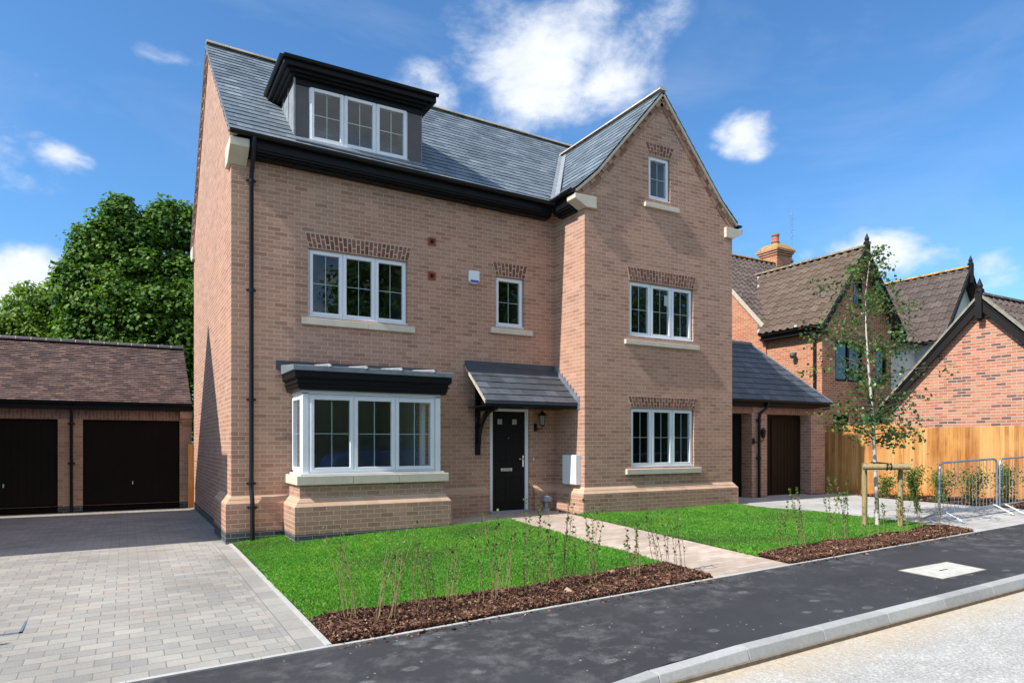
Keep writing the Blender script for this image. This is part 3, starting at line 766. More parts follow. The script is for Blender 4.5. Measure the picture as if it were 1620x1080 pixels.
# ---- porch canopy
c0, c1 = Vector((4.23, -.86, 2.16)), Vector((4.23, 0, 2.875))
mb = MB(); tile_field(mb, c0, (1, 0, 0), c1 - c0, 2.055, (c1 - c0).length, .262, .2, jit=.003)
mb.hexa([c0 - Z * .04, c0 + Vector((2.055, 0, -.04)), c1 + Vector((2.055, 0, -.04)), c1 - Z * .04, c0, c0 + Vector((2.055, 0, 0)), c1 + Vector((2.055, 0, 0)), c1])
can = mb.build('porch_canopy', M['slate_dark'], house)
mb = MB(); a = c0 + Vector((-.015, 0, -.045)); b = c1 + Vector((-.015, 0, -.045))
mb.hexa([a, a + Vector((.03, 0, 0)), b + Vector((.03, 0, 0)), b, a + Z * .06, a + Vector((.03, 0, .06)), b + Vector((.03, 0, .06)), b + Z * .06]); mb.build('verge_board', M['verge'], can)
mb = MB(); mb.box(4.24, 6.285, -.855, -.825, 2.07, 2.145); mb.box(4.27, 6.285, -.82, -.03, 2.065, 2.085); mb.build('fascia', M['black'], can)
mb = MB(); mb.box(4.215, 6.285, -.014, -.004, 2.82, 2.99); mb.hexa([(4.22, -.17, 2.755), (6.285, -.17, 2.755), (6.285, -.005, 2.89), (4.22, -.005, 2.89), (4.22, -.17, 2.77), (6.285, -.17, 2.77), (6.285, -.005, 2.905), (4.22, -.005, 2.905)])
mb.build('flashing', M['lead_dark'], can)
mb = MB()
for i in range(9):
    y0_ = -.02 - i * .099; zc = 2.875 + y0_ * .714 / .86 * 1.0
    mb.box(6.272, 6.288, y0_ - .099, y0_, 2.0 + 0 * i if False else zc - .16, zc + .11)
    mb.box(6.2, 6.286, y0_ - .099, y0_, zc - .075, zc - .055) if False else None
mb.build('stepped_flashing', M['lead'], can)
mb = MB(); mb.box(4.44, 4.525, -.075, -.003, 1.15, 2.78); mb.box(4.443, 4.522, -.80, -.06, 2.0, 2.068)
mb.hexa([(4.446, -.80, 2.09), (4.519, -.80, 2.09), (4.519, -.03, 2.74), (4.446, -.03, 2.74), (4.446, -.80, 2.17), (4.519, -.80, 2.17), (4.519, -.03, 2.82), (4.446, -.03, 2.82)])
pr = []
for i in range(9):
    t = i / 8; an = t * PI / 2; yy = -.07 - .66 * (1 - math.cos(an)); zz = 1.35 + .68 * math.sin(an); pr.append((yy, zz))
for (ya, za), (yb_, zb2) in zip(pr, pr[1:]):
    d = Vector((yb_ - ya, zb2 - za)).normalized(); nn = Vector((-d.y, d.x)) * .04
    mb.hexa([(4.45, ya - nn.x, za - nn.y), (4.515, ya - nn.x, za - nn.y), (4.515, yb_ - nn.x, zb2 - nn.y), (4.45, yb_ - nn.x, zb2 - nn.y), (4.45, ya + nn.x, za + nn.y), (4.515, ya + nn.x, za + nn.y), (4.515, yb_ + nn.x, zb2 + nn.y), (4.45, yb_ + nn.x, zb2 + nn.y)])
mb.build('bracket', M['black'], can)

# ---- fittings on the wall
mb = MB(); X, Y_ = 5.885, -.17
lam = MB(); lam.box(X - .10, X - .04, -.03, -.003, 1.62, 1.78); lam.tube([(X - .07, -.02, 1.70), (X - .06, -.12, 1.66), (X, Y_, 1.68), (X, Y_, 1.73)], .014, 8)
lam.tube([(X, Y_, 1.72), (X, Y_, 1.75)], [.03, .055], 6); lam.tube([(X, Y_, 1.94), (X, Y_, 1.96), (X, Y_, 2.01), (X, Y_, 2.04)], [.095, .085, .03, .012], 6)
for k in range(6): an = k * PI / 3; lam.tube([(X + .055 * math.cos(an), Y_ + .055 * math.sin(an), 1.75), (X + .075 * math.cos(an), Y_ + .075 * math.sin(an), 1.94)], .006, 4)
lo = lam.build('wall_lantern', M['blackpl'], house)
mb = MB(); mb.tube([(X, Y_, 1.752), (X, Y_, 1.938)], [.05, .068], 6); mb.build('lantern_glass', plain('lantern_glass', (.25, .27, .26), .1), lo)
mb = MB(); mb.box(6.175, 6.288, -.95, -.47, .565, 1.15); mb.box(6.165, 6.18, -.935, -.485, .58, 1.135); mb.box(6.16, 6.166, -.72, -.70, 1.02, 1.04); mb.build('meter_box', M['white'], house, bev=.012)
mb = MB(); mb.tube([(5.985, -.17, .02), (5.985, -.17, .2)], .04, 10); mb.box(5.90, 6.07, -.24, -.1, .19, .30); mb.box(5.92, 6.05, -.22, -.12, .295, .31); mb.tube([(5.985, -.17, -.02), (5.985, -.17, .05)], [.10, .06], 10); mb.build('drain_pipe', M['greypl'], house, bev=.008)
for z in (5.18, 4.535):
    mb = MB(); FN.ring(mb, 3.45, 3.61, z - .075, z + .075, .03, -.01, .02); FN.box(mb, 3.47, 3.59, z - .06, z + .06, -.01, .004)
    v = mb.build('flue_vent', M['terracotta'], house, bev=.004)
    mb = MB(); mb.tube([(3.53, -.003, z), (3.53, -.014, z)], .036, 12); mb.build('vent_hole', M['black'], v)
mb = MB(); mb.prism([(-.115, .125), (.115, .125), (.115, -.09), (.06, -.13), (-.06, -.13), (-.115, -.09)], lambda p, q, t: (4.40 + p, t, 4.61 + q), -.07, -.002)
al = mb.build('alarm_box', M['white'], house, bev=.015)
mb = MB(); mb.box(4.315, 4.485, -.074, -.0705, 4.50, 4.545); mb.build('alarm_lens', M['blueplastic'], al)
mb = MB(); mb.box(5.77, 5.79, -.012, -.001, 1.02, 1.09); mb.build('door_bell', M['white'], house)
# ------------------------------------------------------------------ left garage block
GY = 7.4
gar = thing('garage_block', 'long low buff brick garage block with plum tiled roof and black doors', 'garage', (-5, 10, -.28))
FGA = Frame((0, GY, 0), (1, 0, 0), (0, -1, 0))
gl = -12.6
doors = [(-2.40, -.30), (-5.0, -2.90), (-7.6, -5.5), (-10.2, -8.1)]
mb = MB(); wall_panel(mb, FGA, gl, -.02, -.28 + .16, 2.22, [(a, b, -.12, 1.95) for a, b in doors], .16)
mb.quad((-.02, GY, -.4), (-.02, 13, -.4), (-.02, 13, 2.3), (-.02, GY, 2.3)); mb.poly([(-.02, 7.1, 2.2), (-.02, 13, 2.2), (-.02, 10, 4.0)]); mb.quad((gl, 13, -.4), (-.02, 13, -.4), (-.02, 13, 2.4), (gl, 13, 2.4)); mb.poly([(gl, GY, -.4), (gl, 13, -.4), (gl, 13, 2.3), (gl, 10, 4.0), (gl, GY, 2.3)])
mb.build('wall', M['gbrick'], gar)
for (a, b) in zip([-.30, -2.90, -5.5, -8.1, -12.6], [-.02, -2.40, -5.0, -7.6, -10.2]): mb = MB(); mb.box(a, b, GY - .003, GY + .16, -.5, -.12); mb.build('blue_brick_base', M['blue'], gar)
mb = MB(); mb.box(gl, -.03, GY - .006, GY + .05, 1.955, 2.185); mb.build('soldier_course', M['gsold'] if 'gsold' in M else M['soldier'], gar)
for a, b in doors:
    mb = MB(); FGA.box(mb, a + .001, b - .001, -.5, 1.948, -.16, -.10)
    nb = 14
    for i in range(nb):
        u0 = a + .05 + (b - a - .1) * i / nb; FGA.box(mb, u0 + .006, u0 + (b - a - .1) / nb - .006, -.26, 1.9, -.11, -.092)
    d = mb.build('garage_door', M['gdoor'], gar)
    mb = MB(); c = (a + b) / 2; mb.tube([FGA.p(c, .42, -.09), FGA.p(c, .42, -.05)], .012, 8); FGA.box(mb, c - .012, c + .012, .36, .44, -.056, -.045); mb.build('door_handle', M['chrome'], d)
ge, gr_ = Vector((gl, 7.13, 2.36)), Vector((gl, 10, 4.08))
mb = MB(); tile_field(mb, ge, (1, 0, 0), gr_ - ge, -.045 - gl, (gr_ - ge).length, .165, .105, thick=.011, jit=.003)
w_ = Vector((-.045 - gl, 0, 0)); dn = Vector((0, 0, -.015)); mb.quad(ge + dn, ge + w_ + dn, gr_ + w_ + dn, gr_ + dn); mb.quad(gr_ + dn, gr_ + w_ + dn, gr_ + w_ + Vector((0, 2.9, -1.74)), gr_ + Vector((0, 2.9, -1.74)))
groof = mb.build('roof', M['clay'], gar)
mb = MB(); ridge_run(mb, (gl, 10, 4.12), (-.04, 10, 4.12), .115, .33); mb.build('ridge_tiles', [M['ridge_dark'], M['verge']], groof)
mb = MB(); mb.box(gl, -.05, 7.15, 7.18, 2.19, 2.37); mb.box(gl, -.05, 7.16, 7.41, 2.185, 2.205); mb.build('fascia', M['black'], gar)
gutter(gar, [(gl, 7.09, 2.36), (-.03, 7.09, 2.36)], .055)
downpipe(gar, [(-2.63, 7.09, 2.3), (-2.63, 7.30, 2.12), (-2.63, GY - .05, 2.0), (-2.63, GY - .05, -.26)], .034, [(-2.63, GY - .05, 1.85), (-2.63, GY - .05, .9)])
mb = MB(); mb.box(-.30, -.02, GY - .18, GY + .1, 2.0, 2.2); mb.box(-.28, -.02, GY - .12, GY + .1, 1.92, 2.0); mb.box(-.26, -.02, GY - .06, GY + .1, 1.85, 1.92); mb.build('corbel', M['gbrick'], gar)
# timber panel closing the gap between house and garage
mb = MB()
for i in range(8): x = -.12 + i * .13; mb.box(x, x + .128, 7.06 + (i % 2) * .012, 7.085 + (i % 2) * .012, -.15, 1.35)
mb.box(-.12, .9, 7.05, 7.10, -.42, -.15)
tag(mb.build('wooden_gate', M['fence'], loc=(.2, 7.07, -.3)), 'narrow orange timber gate between the house and the black garage doors', 'gate')

# ------------------------------------------------------------------ right garage under a hipped slate roof
rg = thing('hipped_garage', 'low brick double garage with hipped slate roof right of the house', 'garage', (12.7, 1.5, 0))
FR = Frame((0, 0, 0), (1, 0, 0), (0, -1, 0)); ru = 15.05
rd = [(10.55, 12.20), (12.76, 14.47)]
mb = MB(); wall_panel(mb, FR, 10.42, ru, -.3, 2.38, [(a, b, -.3, 2.13) for a, b in rd], .36); mb.quad((ru, 0, -.3), (ru, 2.9, -.3), (ru, 2.9, 2.38), (ru, 0, 2.38)); mb.quad((10.42, 2.9, -.3), (ru, 2.9, -.3), (ru, 2.9, 2.38), (10.42, 2.9, 2.38))
mb.build('wall', M['brick'], rg)
mb = MB(); mb.box(12.19, 12.77, -.004, .05, -.3, .02); mb.box(14.46, ru + .004, -.004, .05, -.3, .02); mb.build('blue_brick_base', M['blue'], rg)
M['rsold'] = brick_mat('dark_soldier_brick', (.20, .095, .06), (.28, .14, .09), (.42, .30, .22), kind='soldier')
mb = MB(); mb.box(10.45, 12.25, -.006, .05, 2.132, 2.33); mb.box(12.68, 14.6, -.006, .05, 2.132, 2.33); mb.build('soldier_course', M['rsold'], rg)
for k, (a, b) in enumerate(rd):
    mb = MB(); FR.box(mb, a, b, -.2, 2.12, -.40, -.34)
    n = 13
    for i in range(n): u0 = a + (b - a) * i / n; FR.box(mb, u0 + .005, u0 + (b - a) / n - .005, -.06, 2.04, -.345, -.325 if i != 4 else -.30)
    d = mb.build('garage_door', M['gdoor_brown'] if k else M['gdoor'], rg)
    mb = MB(); c = a + (b - a) * .36; mb.tube([FR.p(c, .55, -.34), FR.p(c, .55, -.28)], .02, 8); mb.build('door_handle', M['blackpl'], d)
hc = Vector((15.19, -.12, 2.46)); ht = Vector((15.19 - 1.48, 1.36, 4.11)); bl_ = Vector((10.36, -.12, 2.46)); tl = Vector((10.36, 1.36, 4.11))
mb = MB(); tile_field(mb, bl_, (1, 0, 0), tl - bl_, 4.83, (tl - bl_).length, .27, .205); hn = (ht - hc).cross(Z); hn = hn if hn.x > 0 else -hn; mb.clip([(hc, hn)])
m2 = MB(); tile_field(m2, hc, (0, 1, 0), Vector((-1.48, 0, 1.65)), 2.96, Vector((-1.48, 0, 1.65)).length, .27, .205); m2.clip([(hc, -hn), ((15.19, 2.84, 2.46), (-1, 1, 0))]) if False else m2.clip([(hc, -hn)])
q2 = Vector((15.19, 2.84, 2.46)); hn2 = (ht - q2).cross(Z); hn2 = hn2 if hn2.y > 0 else -hn2; m2.clip([(q2, hn2)]); mb.add(m2.v, m2.f)
dn = Vector((0, 0, -.015)); mb.add([bl_ + dn, hc + dn, ht + dn, tl + dn, q2 + dn, Vector((10.36, 2.84, 2.46))], [(0, 1, 2, 3), (1, 4, 2), (4, 5, 3, 2)])
rr = mb.build('roof', M['slate_dark'], rg)
mb = MB(); mb.tube([hc + Z * .02, ht + Z * .02], .03, 6); mb.tube([ht + Z * .03, tl + Z * .03], .06, 8); mb.build('hip_lead', M['lead'], rr, smooth=True)
mb = MB(); mb.box(10.4, 15.15, -.10, -.075, 2.30, 2.45); mb.box(10.4, 15.12, -.09, .02, 2.29, 2.31); mb.box(15.12, 15.15, -.08, 2.9, 2.30, 2.45); mb.build('fascia', M['black'], rg)
gutter(rg, [(10.4, -.155, 2.455), (15.2, -.155, 2.455)], .05)
downpipe(rg, [(12.62, -.15, 2.40), (12.62, -.13, 2.30), (12.42, -.07, 2.12), (12.40, -.06, 2.0), (12.40, -.06, 0)], .038, [(12.40, -.06, 1.95), (12.40, -.06, 1.0)])
lam = MB(); X, Y_ = 12.40 - .02, -.2
lam.box(X - .17, X - .11, -.03, -.003, 1.35, 1.50); lam.tube([(X - .14, -.02, 1.42), (X - .12, -.12, 1.40), (X, Y_, 1.44), (X, Y_, 1.50)], .014, 6); lam.tube([(X, Y_, 1.50), (X, Y_, 1.53), (X, Y_, 1.68)], [.03, .05, .068], 6); lam.tube([(X, Y_, 1.68), (X, Y_, 1.69), (X, Y_, 1.74), (X, Y_, 1.77)], [.088, .08, .03, .01], 6)
lam.build('wall_lantern', M['blackpl'], rg)

# ------------------------------------------------------------------ red brick house with cross gables behind
nb = thing('gabled_house', 'older red brick house with brown pantile roofs, chimney and black bargeboards', 'house', (22, 6, 0))
NX = 17.4; NF = 1.8
ax, az = 19.2, 7.66                       # first cross gable: ridge
eL, eR, ez = 17.05, 21.35, 5.02
sl = (az - ez) / (ax - eL)
FNF = Frame((0, NF, 0), (1, 0, 0), (0, -1, 0))
wins = [(18.05, 19.45, 3.35, 4.62), (20.15, 20.75, 3.35, 4.55), (17.95, 18.75, .6, 2.28), (19.4, 20.6, .6, 2.28), (18.95, 19.45, 5.75, 6.75)]
mb = MB(); wall_panel(mb, FNF, NX, 21.0, -.2, 7.6, wins, .1)
mb.clip([((ax, 0, az - .12), (-sl, 0, 1)), ((ax, 0, az - .12), (sl, 0, 1))])
mb.quad((NX, NF, -.2), (NX, 4.2, -.2), (NX, 4.2, 5.25), (NX, NF, 5.25)); mb.quad((21.0, NF, -.2), (21.0, 4.2, -.2), (21.0, 4.2, 5.25), (21.0, NF, 5.25))
mb.build('wall', M['red'], nb)
mb = MB(); x = NX - .06; mb.poly([(x, 3.9, -.2), (x, 10.1, -.2), (x, 10.1, 5.1), (x, 7, 8.5), (x, 3.9, 5.15)]); mb.quad((x, 3.9, -.2), (27, 3.9, -.2), (27, 3.9, 5.2), (x, 3.9, 5.2)); mb.build('wall', M['red'], nb)
for (a, b, c, d) in wins:
    mb = MB(); FNF.ring(mb, a, b, c, d, .07, -.1, -.03); m_ = (a + b) / 2
    if b - a > .7: FNF.box(mb, m_ - .04, m_ + .04, c + .07, d - .07, -.1, -.03)
    w = mb.build('window', M['darkwood'], nb)
    mb = MB(); mb.quad(FNF.p(a + .05, c + .05, -.07), FNF.p(b - .05, c + .05, -.07), FNF.p(b - .05, d - .05, -.07), FNF.p(a + .05, d - .05, -.07)); mb.build('pane', M['glass'], w)
    room(w, a - .05, b + .05, NF + .11, NF + 2, c - .05, d + .05, True)
mb = MB(); mb.box(20.05, 20.85, NF - .006, NF + .05, 4.56, 4.80); mb.box(17.95, 19.55, NF - .006, NF + .05, 4.63, 4.86); mb.build('soldier_course', M['rsold'], nb)
# roofs
def pant(o, u, v, W, L, clip=(), mat='pantile'):
    m = MB(); wave_field(m, o, u, v, W, L, .28, .062, .31)
    o, u, v = Vector(o), Vector(u).normalized(), Vector(v).normalized(); d = Vector((0, 0, -.03)); m.quad(o + d, o + u * W + d, o + u * W + v * L + d, o + v * L + d)
    if clip: m.clip(list(clip))
    return m.build('roof', M[mat], nb, smooth=True)
vv = Vector((ax - eL, 0, az - ez))
p0, p1 = Vector((eL, 4.0, 5.02)), Vector((ax, 5.85, az)); cn = (p1 - p0).cross(Z); cn = cn if cn.y > 0 else -cn
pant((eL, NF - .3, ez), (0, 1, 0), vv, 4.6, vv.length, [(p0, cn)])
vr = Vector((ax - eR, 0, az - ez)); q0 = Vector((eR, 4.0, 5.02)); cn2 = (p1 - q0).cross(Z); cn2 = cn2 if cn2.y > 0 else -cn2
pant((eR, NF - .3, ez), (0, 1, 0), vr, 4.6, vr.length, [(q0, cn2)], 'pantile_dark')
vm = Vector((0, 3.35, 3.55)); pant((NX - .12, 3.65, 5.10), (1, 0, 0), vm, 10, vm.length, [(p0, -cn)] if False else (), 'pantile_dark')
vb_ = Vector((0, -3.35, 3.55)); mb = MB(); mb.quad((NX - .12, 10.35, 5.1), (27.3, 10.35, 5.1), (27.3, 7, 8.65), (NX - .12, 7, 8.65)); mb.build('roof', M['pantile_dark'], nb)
mb = MB(); ridge_run(mb, (ax, NF - .32, az + .03), (ax, 5.9, az + .03), .12, .42); mb.build('ridge_tiles', [M['ridge_brown'], M['verge']], nb); mb = MB(); ridge_run(mb, (NX - .12, 7, 8.69), (27.3, 7, 8.69), .12, .42); mb.build('ridge_tiles', [M['lichen'], M['verge']], nb)
mb = MB(); u_ = Z * .05; mb.quad(p0 + u_, p1 + u_, p1 + u_ + Vector((.10, -.22, .02)), p0 + u_ + Vector((.10, -.22, .02))); mb.build('valley_lead', M['lead_pale'], nb)
mb = MB(); a, b = Vector((NX - .14, 3.6, 5.06)), Vector((NX - .14, 7, 8.66)); n_ = Vector((0, .707, -.707))
mb.hexa([a + n_ * .14, a + n_ * .14 + Vector((.1, 0, 0)), b + n_ * .14 + Vector((.1, 0, 0)), b + n_ * .14, a, a + Vector((.1, 0, 0)), b + Vector((.1, 0, 0)), b]); mb.build('verge_strip', M['verge'], nb)
def barge(parent, xl, zl, xa, za, xr, zr, y, dep=.24, t=.04, fin=True, axis='x', mat='darkwood', rail=True):
    """bargeboards down both rakes plus a turned finial at the apex"""
    T = (lambda p, y_, z: (p, y_, z)) if axis == 'x' else (lambda p, y_, z: (y_, p, z))
    for (p, zp) in ((xl, zl), (xr, zr)):
        mb = MB(); mb.hexa([T(p, y, zp - dep), T(xa, y, za - dep * 1.25), T(xa, y + t, za - dep * 1.25), T(p, y + t, zp - dep), T(p, y, zp), T(xa, y, za), T(xa, y + t, za), T(p, y + t, zp)])
        mb.hexa([T(p, y - .025, zp - .07), T(xa, y - .025, za - .08), T(xa, y + .001, za - .08), T(p, y + .001, zp - .07), T(p, y - .025, zp + .01), T(xa, y - .025, za + .01), T(xa, y + .001, za + .01), T(p, y + .001, zp + .01)])
        mb.build('bargeboard', M[mat], parent)
    if fin:
        mb = MB(); c = T(xa, y + .01, 0); w = .075
        mb.box(c[0] - w, c[0] + w, c[1] - w, c[1] + w, za - .55, za + .12)
        mb.tube([(c[0], c[1], za + .10), (c[0], c[1], za + .16), (c[0], c[1], za + .20), (c[0], c[1], za + .26), (c[0], c[1], za + .44)], [.10, .10, .06, .075, .008], 8)
        mb.tube([(c[0], c[1], za - .62), (c[0], c[1], za - .55)], [.03, .075], 4)
        mb.build('finial', M[mat], parent)
barge(nb, eL, ez, ax, az, eR, ez, NF - .32)
mb = MB(); mb.box(eL + .1, NX + .02, NF - .2, 4, 4.82, 4.90); mb.box(eL + .06, eL + .102, NF - .25, 3.9, 4.82, 5.02); mb.box(NX - .02, 17.5, NF - .12, NF - .01, 4.78, 5.05); mb.build('fascia', M['darkwood'], nb)
mb = MB(); mb.box(20.98, eR - .1, NF - .2, 4, 4.82, 4.9); mb.box(eR - .102, eR - .06, NF - .25, 3.9, 4.82, 5.02); mb.build('fascia', M['darkwood'], nb)
gutter(nb, [(eL - .02, NF - .28, 5.0), (eL - .02, 3.9, 5.0)], .055)
downpipe(nb, [(NX - .07, NF + .22, 4.9), (NX - .07, NF + .22, 0)], .04, [(NX - .07, NF + .22, 3.5)])
mb = MB(); mb.sphere((NX - .16, 2.75, 4.2), .10); mb.tube([(NX, 2.75, 4.3), (NX - .16, 2.75, 4.25)], .03, 6); mb.build('floodlight', M['lead_dark'], nb, smooth=True)
# chimney
mb = MB(); cx, cy = 21.9, 7.25
mb.box(cx - .42, cx + .42, cy - .42, cy + .42, 7.9, 9.05)
for k in range(3): mb.box(cx - .46 - k * .045, cx + .46 + k * .045, cy - .46 - k * .045, cy + .46 + k * .045, 9.03 + k * .085, 9.03 + (k + 1) * .085 - .004)
ch = mb.build('chimney', M['red'], nb)
mb = MB(); mb.hexa([(cx - .55, cy - .55, 9.28), (cx + .55, cy - .55, 9.28), (cx + .55, cy + .55, 9.28), (cx - .55, cy + .55, 9.28), (cx - .34, cy - .34, 9.52), (cx + .34, cy - .34, 9.52), (cx + .34, cy + .34, 9.52), (cx - .34, cy + .34, 9.52)]); mb.build('chimney_cap', M['lichen'], ch)
mb = MB(); mb.tube([(cx, cy, 9.5), (cx, cy, 9.62), (cx, cy, 9.66), (cx, cy, 9.70), (cx, cy, 9.90), (cx, cy, 9.93), (cx, cy, 10.0)], [.17, .15, .18, .15, .135, .165, .155], 12); mb.build('chimney_pot', plain('pot_clay', (.34, .13, .085), .8, noise=.2), ch, smooth=True)
mb = MB(); mb.tube([(cx + .75, cy - .2, 8.4), (cx + .75, cy - .2, 11.05)], .022, 6)
for k in range(9): mb.tube([(cx + .75 - (.09 + .05 * (k % 2)), cy - .2, 9.9 + k * .12), (cx + .75 + (.09 + .05 * (k % 2)), cy - .2, 9.9 + k * .12)], .006, 4)
mb.tube([(cx + .3, cy - .2, 9.2), (cx + .75, cy - .2, 9.2)], .02, 6); mb.sphere((cx + .75, cy - .2, 8.95), .09)
mb.build('aerial', M['galv'], nb)

# second cross gable: rendered white, further right
n2 = thing('rendered_gable_house', 'pale rendered gable with mottled brown pantiles and finial behind the others', 'house', (25.3, 4, 0))
bx_, bz_ = 25.25, 7.75; l2, r2, e2z = 23.5, 27.0, 5.0; s2 = (bz_ - e2z) / (bx_ - l2)
mb = MB(); mb.poly([(23.85, 1.75, -.2), (26.65, 1.75, -.2), (26.65, 1.75, e2z + .3), (bx_, 1.75, bz_ - .15), (23.85, 1.75, e2z + .3)]); mb.quad((23.85, 1.75, -.2), (23.85, 6, -.2), (23.85, 6, 5.4), (23.85, 1.75, 5.4)); mb.quad((26.65, 1.75, -.2), (26.65, 6, -.2), (26.65, 6, 5.4), (26.65, 1.75, 5.4)); mb.quad((21.02, 2.6, -.2), (23.84, 2.6, -.2), (23.84, 2.6, 5.0), (21.02, 2.6, 5.0))
mb.build('wall', M['render'], n2)
for s, e in ((1, l2), (-1, r2)):
    m = MB(); v_ = Vector((bx_ - e, 0, bz_ - e2z)); wave_field(m, (e, 1.45, e2z), (0, 1, 0), v_, 7, v_.length, .28, .062, .31); m.quad((e, 1.45, e2z - .03), (e, 8.45, e2z - .03), (bx_, 8.45, bz_ - .03), (bx_, 1.45, bz_ - .03)); m.build('roof', M['pantile_dark'], n2, smooth=True)
mb = MB(); v_ = Vector((0, 2.2, 2.9)); wave_field(mb, (21.0, 2.2, 4.95), (1, 0, 0), v_, 3.2, v_.length, .28, .062, .31); mb.quad((21, 2.2, 4.92), (24.2, 2.2, 4.92), (24.2, 4.4, 7.8), (21, 4.4, 7.8)); mb.build('roof', M['pantile_dark'], n2)
mb = MB(); ridge_run(mb, (bx_, 1.43, bz_ + .03), (bx_, 8.4, bz_ + .03), .12, .42); mb.build('ridge_tiles', [M['lichen'], M['verge']], n2)
barge(n2, l2, e2z, bx_, bz_, r2, e2z, 1.42)

# ------------------------------------------------------------------ brick gable beyond the fence (faces left, in full sun)
bg = thing('brick_garage', 'single storey red brick garage with steep sunlit gable behind the orange fence', 'garage', (19.5, -3, 0))
GX = 17.0; ga, gz_ = -2.99, 5.0; yl, yr, ze = -.40, -5.58, 2.30
mb = MB(); mb.poly([(GX, yl - .22, -.2), (GX, yr + .22, -.2), (GX, yr + .22, ze + .12), (GX, ga, gz_ - .1), (GX, yl - .22, ze + .12)]); mb.quad((GX, yl - .22, -.2), (23, yl - .22, -.2), (23, yl - .22, ze + .1), (GX, yl - .22, ze + .1)); mb.quad((GX, yr + .22, -.2), (23, yr + .22, -.2), (23, yr + .22, ze + .1), (GX, yr + .22, ze + .1))
mb.poly([(23, yl - .22, -.2), (23, yr + .22, -.2), (23, yr + .22, ze + .12), (23, ga, gz_ - .1), (23, yl - .22, ze + .12)]); mb.build('wall', M['redmulti'], bg)
for y in (yl, yr):
    m = MB(); v_ = Vector((0, ga - y, gz_ - ze)); wave_field(m, (GX - .16, y, ze), (1, 0, 0), v_, 6.3, v_.length, .28, .062, .31); m.quad((GX - .16, y, ze - .03), (GX + 6.2, y, ze - .03), (GX + 6.2, ga, gz_ - .03), (GX - .16, ga, gz_ - .03)); m.build('roof', M['pantile_dark'], bg, smooth=True)
    m = MB(); d = Vector((0, ga - y, gz_ - ze)).normalized(); nn = Vector((0, -d.z, d.y)); nn = nn if nn.z > 0 else -nn
    a, b = Vector((GX - .19, y, ze)), Vector((GX - .19, ga, gz_)); o = nn * .06; w_ = Vector((.15, 0, 0))
    m.hexa([a - o * .5, a - o * .5 + w_, b - o * .5 + w_, b - o * .5, a + o, a + o + w_, b + o + w_, b + o]); m.build('verge_strip', M['verge_grey'], bg)
mb = MB(); ridge_run(mb, (GX - .18, ga, gz_ + .04), (GX + 6.2, ga, gz_ + .04), .12, .42); mb.build('ridge_tiles', [M['ridge_dark'], M['verge']], bg)
barge(bg, yl, ze, ga, gz_, yr, ze, GX - .165, dep=.26, t=.05, axis='y')

# ------------------------------------------------------------------ neighbour to the left (its gable end throws the pointed shade on the wall)
lh = thing('neighbour_house', 'tall buff brick house standing left of the driveway', 'house', (-10, 3, -.3))
LXN = -5.97; dy = -.34
pf = [(6.6, -.5), (6.6, 6.15), (3.5, 9.70), (1.156, 7.02), (.42, 7.02), (.38, -.5)]
mb = MB(); mb.prism([(y + dy, z) for y, z in pf], lambda p, q, t: (t, p, q), LXN - 7, LXN); mb.build('wall', M['brick'], lh)
mb = MB()
for a, b in ((1, 2), (2, 3), (3, 4)):
    (ya, za), (yb2, zb3) = pf[a], pf[b]; mb.hexa([(LXN - 7, ya + dy, za), (LXN - .01, ya + dy, za), (LXN - .01, yb2 + dy, zb3), (LXN - 7, yb2 + dy, zb3), (LXN - 7, ya + dy, za + .05), (LXN - .01, ya + dy, za + .05), (LXN - .01, yb2 + dy, zb3 + .05), (LXN - 7, yb2 + dy, zb3 + .05)])
mb.build('roof', M['slate'], lh)
# ------------------------------------------------------------------ ground, paving, road
def pave_mat(name, stops, mortar, bw, rh, kind, ms=.004, blot=.36, bump=.004):
    m = Mat(name, .85, spec=.25); v = m.swz(kind)
    bt = m.n('TexBrick', Scale=1.0, offset=.5, **{'Mortar Size': ms, 'Mortar Smooth': .2, 'Bias': 0.0, 'Brick Width': bw, 'Row Height': rh, 'Color1': (0, 0, 0), 'Color2': (1, 1, 1), 'Mortar': (.5, .5, .5)}); m.set(bt.inputs['Vector'], v)
    rnd = m.n('SeparateColor', Color=bt.outputs['Color']).outputs[0]
    c = m.ramp(rnd, stops)
    n = m.noise(m.pos(), .7, 5, .6); n2 = m.noise(m.pos(), 60, 4, .7)
    c = m.mix(1.0, c, m.gray(m.math('ADD', m.math('MULTIPLY', n, .6), m.math('MULTIPLY', n2, .4)), [(.3, 1 - blot), (.7, 1 + blot * .7)]), 'MULTIPLY')
    m.col(m.mix(bt.outputs['Fac'], c, mortar)); m.bump(m.math('SUBTRACT', m.math('MULTIPLY', n2, .35), bt.outputs['Fac']), bump, .9); return m.m
PS = [(0, (.285, .268, .248)), (.3, (.315, .297, .270)), (.6, (.335, .315, .283)), (.85, (.375, .35, .31)), (1, (.345, .30, .262))]
M['pave'] = pave_mat('grey_block_paving', PS, (.19, .18, .165), .245, .165, 'xy')
M['pave_edge'] = pave_mat('grey_block_edging', PS, (.19, .18, .165), .33, .245, 'yx')
M['pave_r'] = pave_mat('pale_block_paving', [(0, (.40, .39, .37)), (1, (.50, .48, .45))], (.25, .24, .22), .245, .165, 'xy')
M['path'] = pave_mat('pinkish_block_path', [(0, (.42, .33, .265)), (.5, (.48, .385, .315)), (1, (.54, .445, .37))], (.30, .24, .19), .205, .105, 'xy', ms=.003)
M['kerb'] = tile_mat('kerb_concrete', [(0, (.30, .30, .295)), (1, (.40, .40, .385))], .85, .25, .22, bump=.002)
M['edging'] = plain('edging_concrete', (.46, .45, .42), .9, .2, noise=.2, nscale=8, bump=.002)
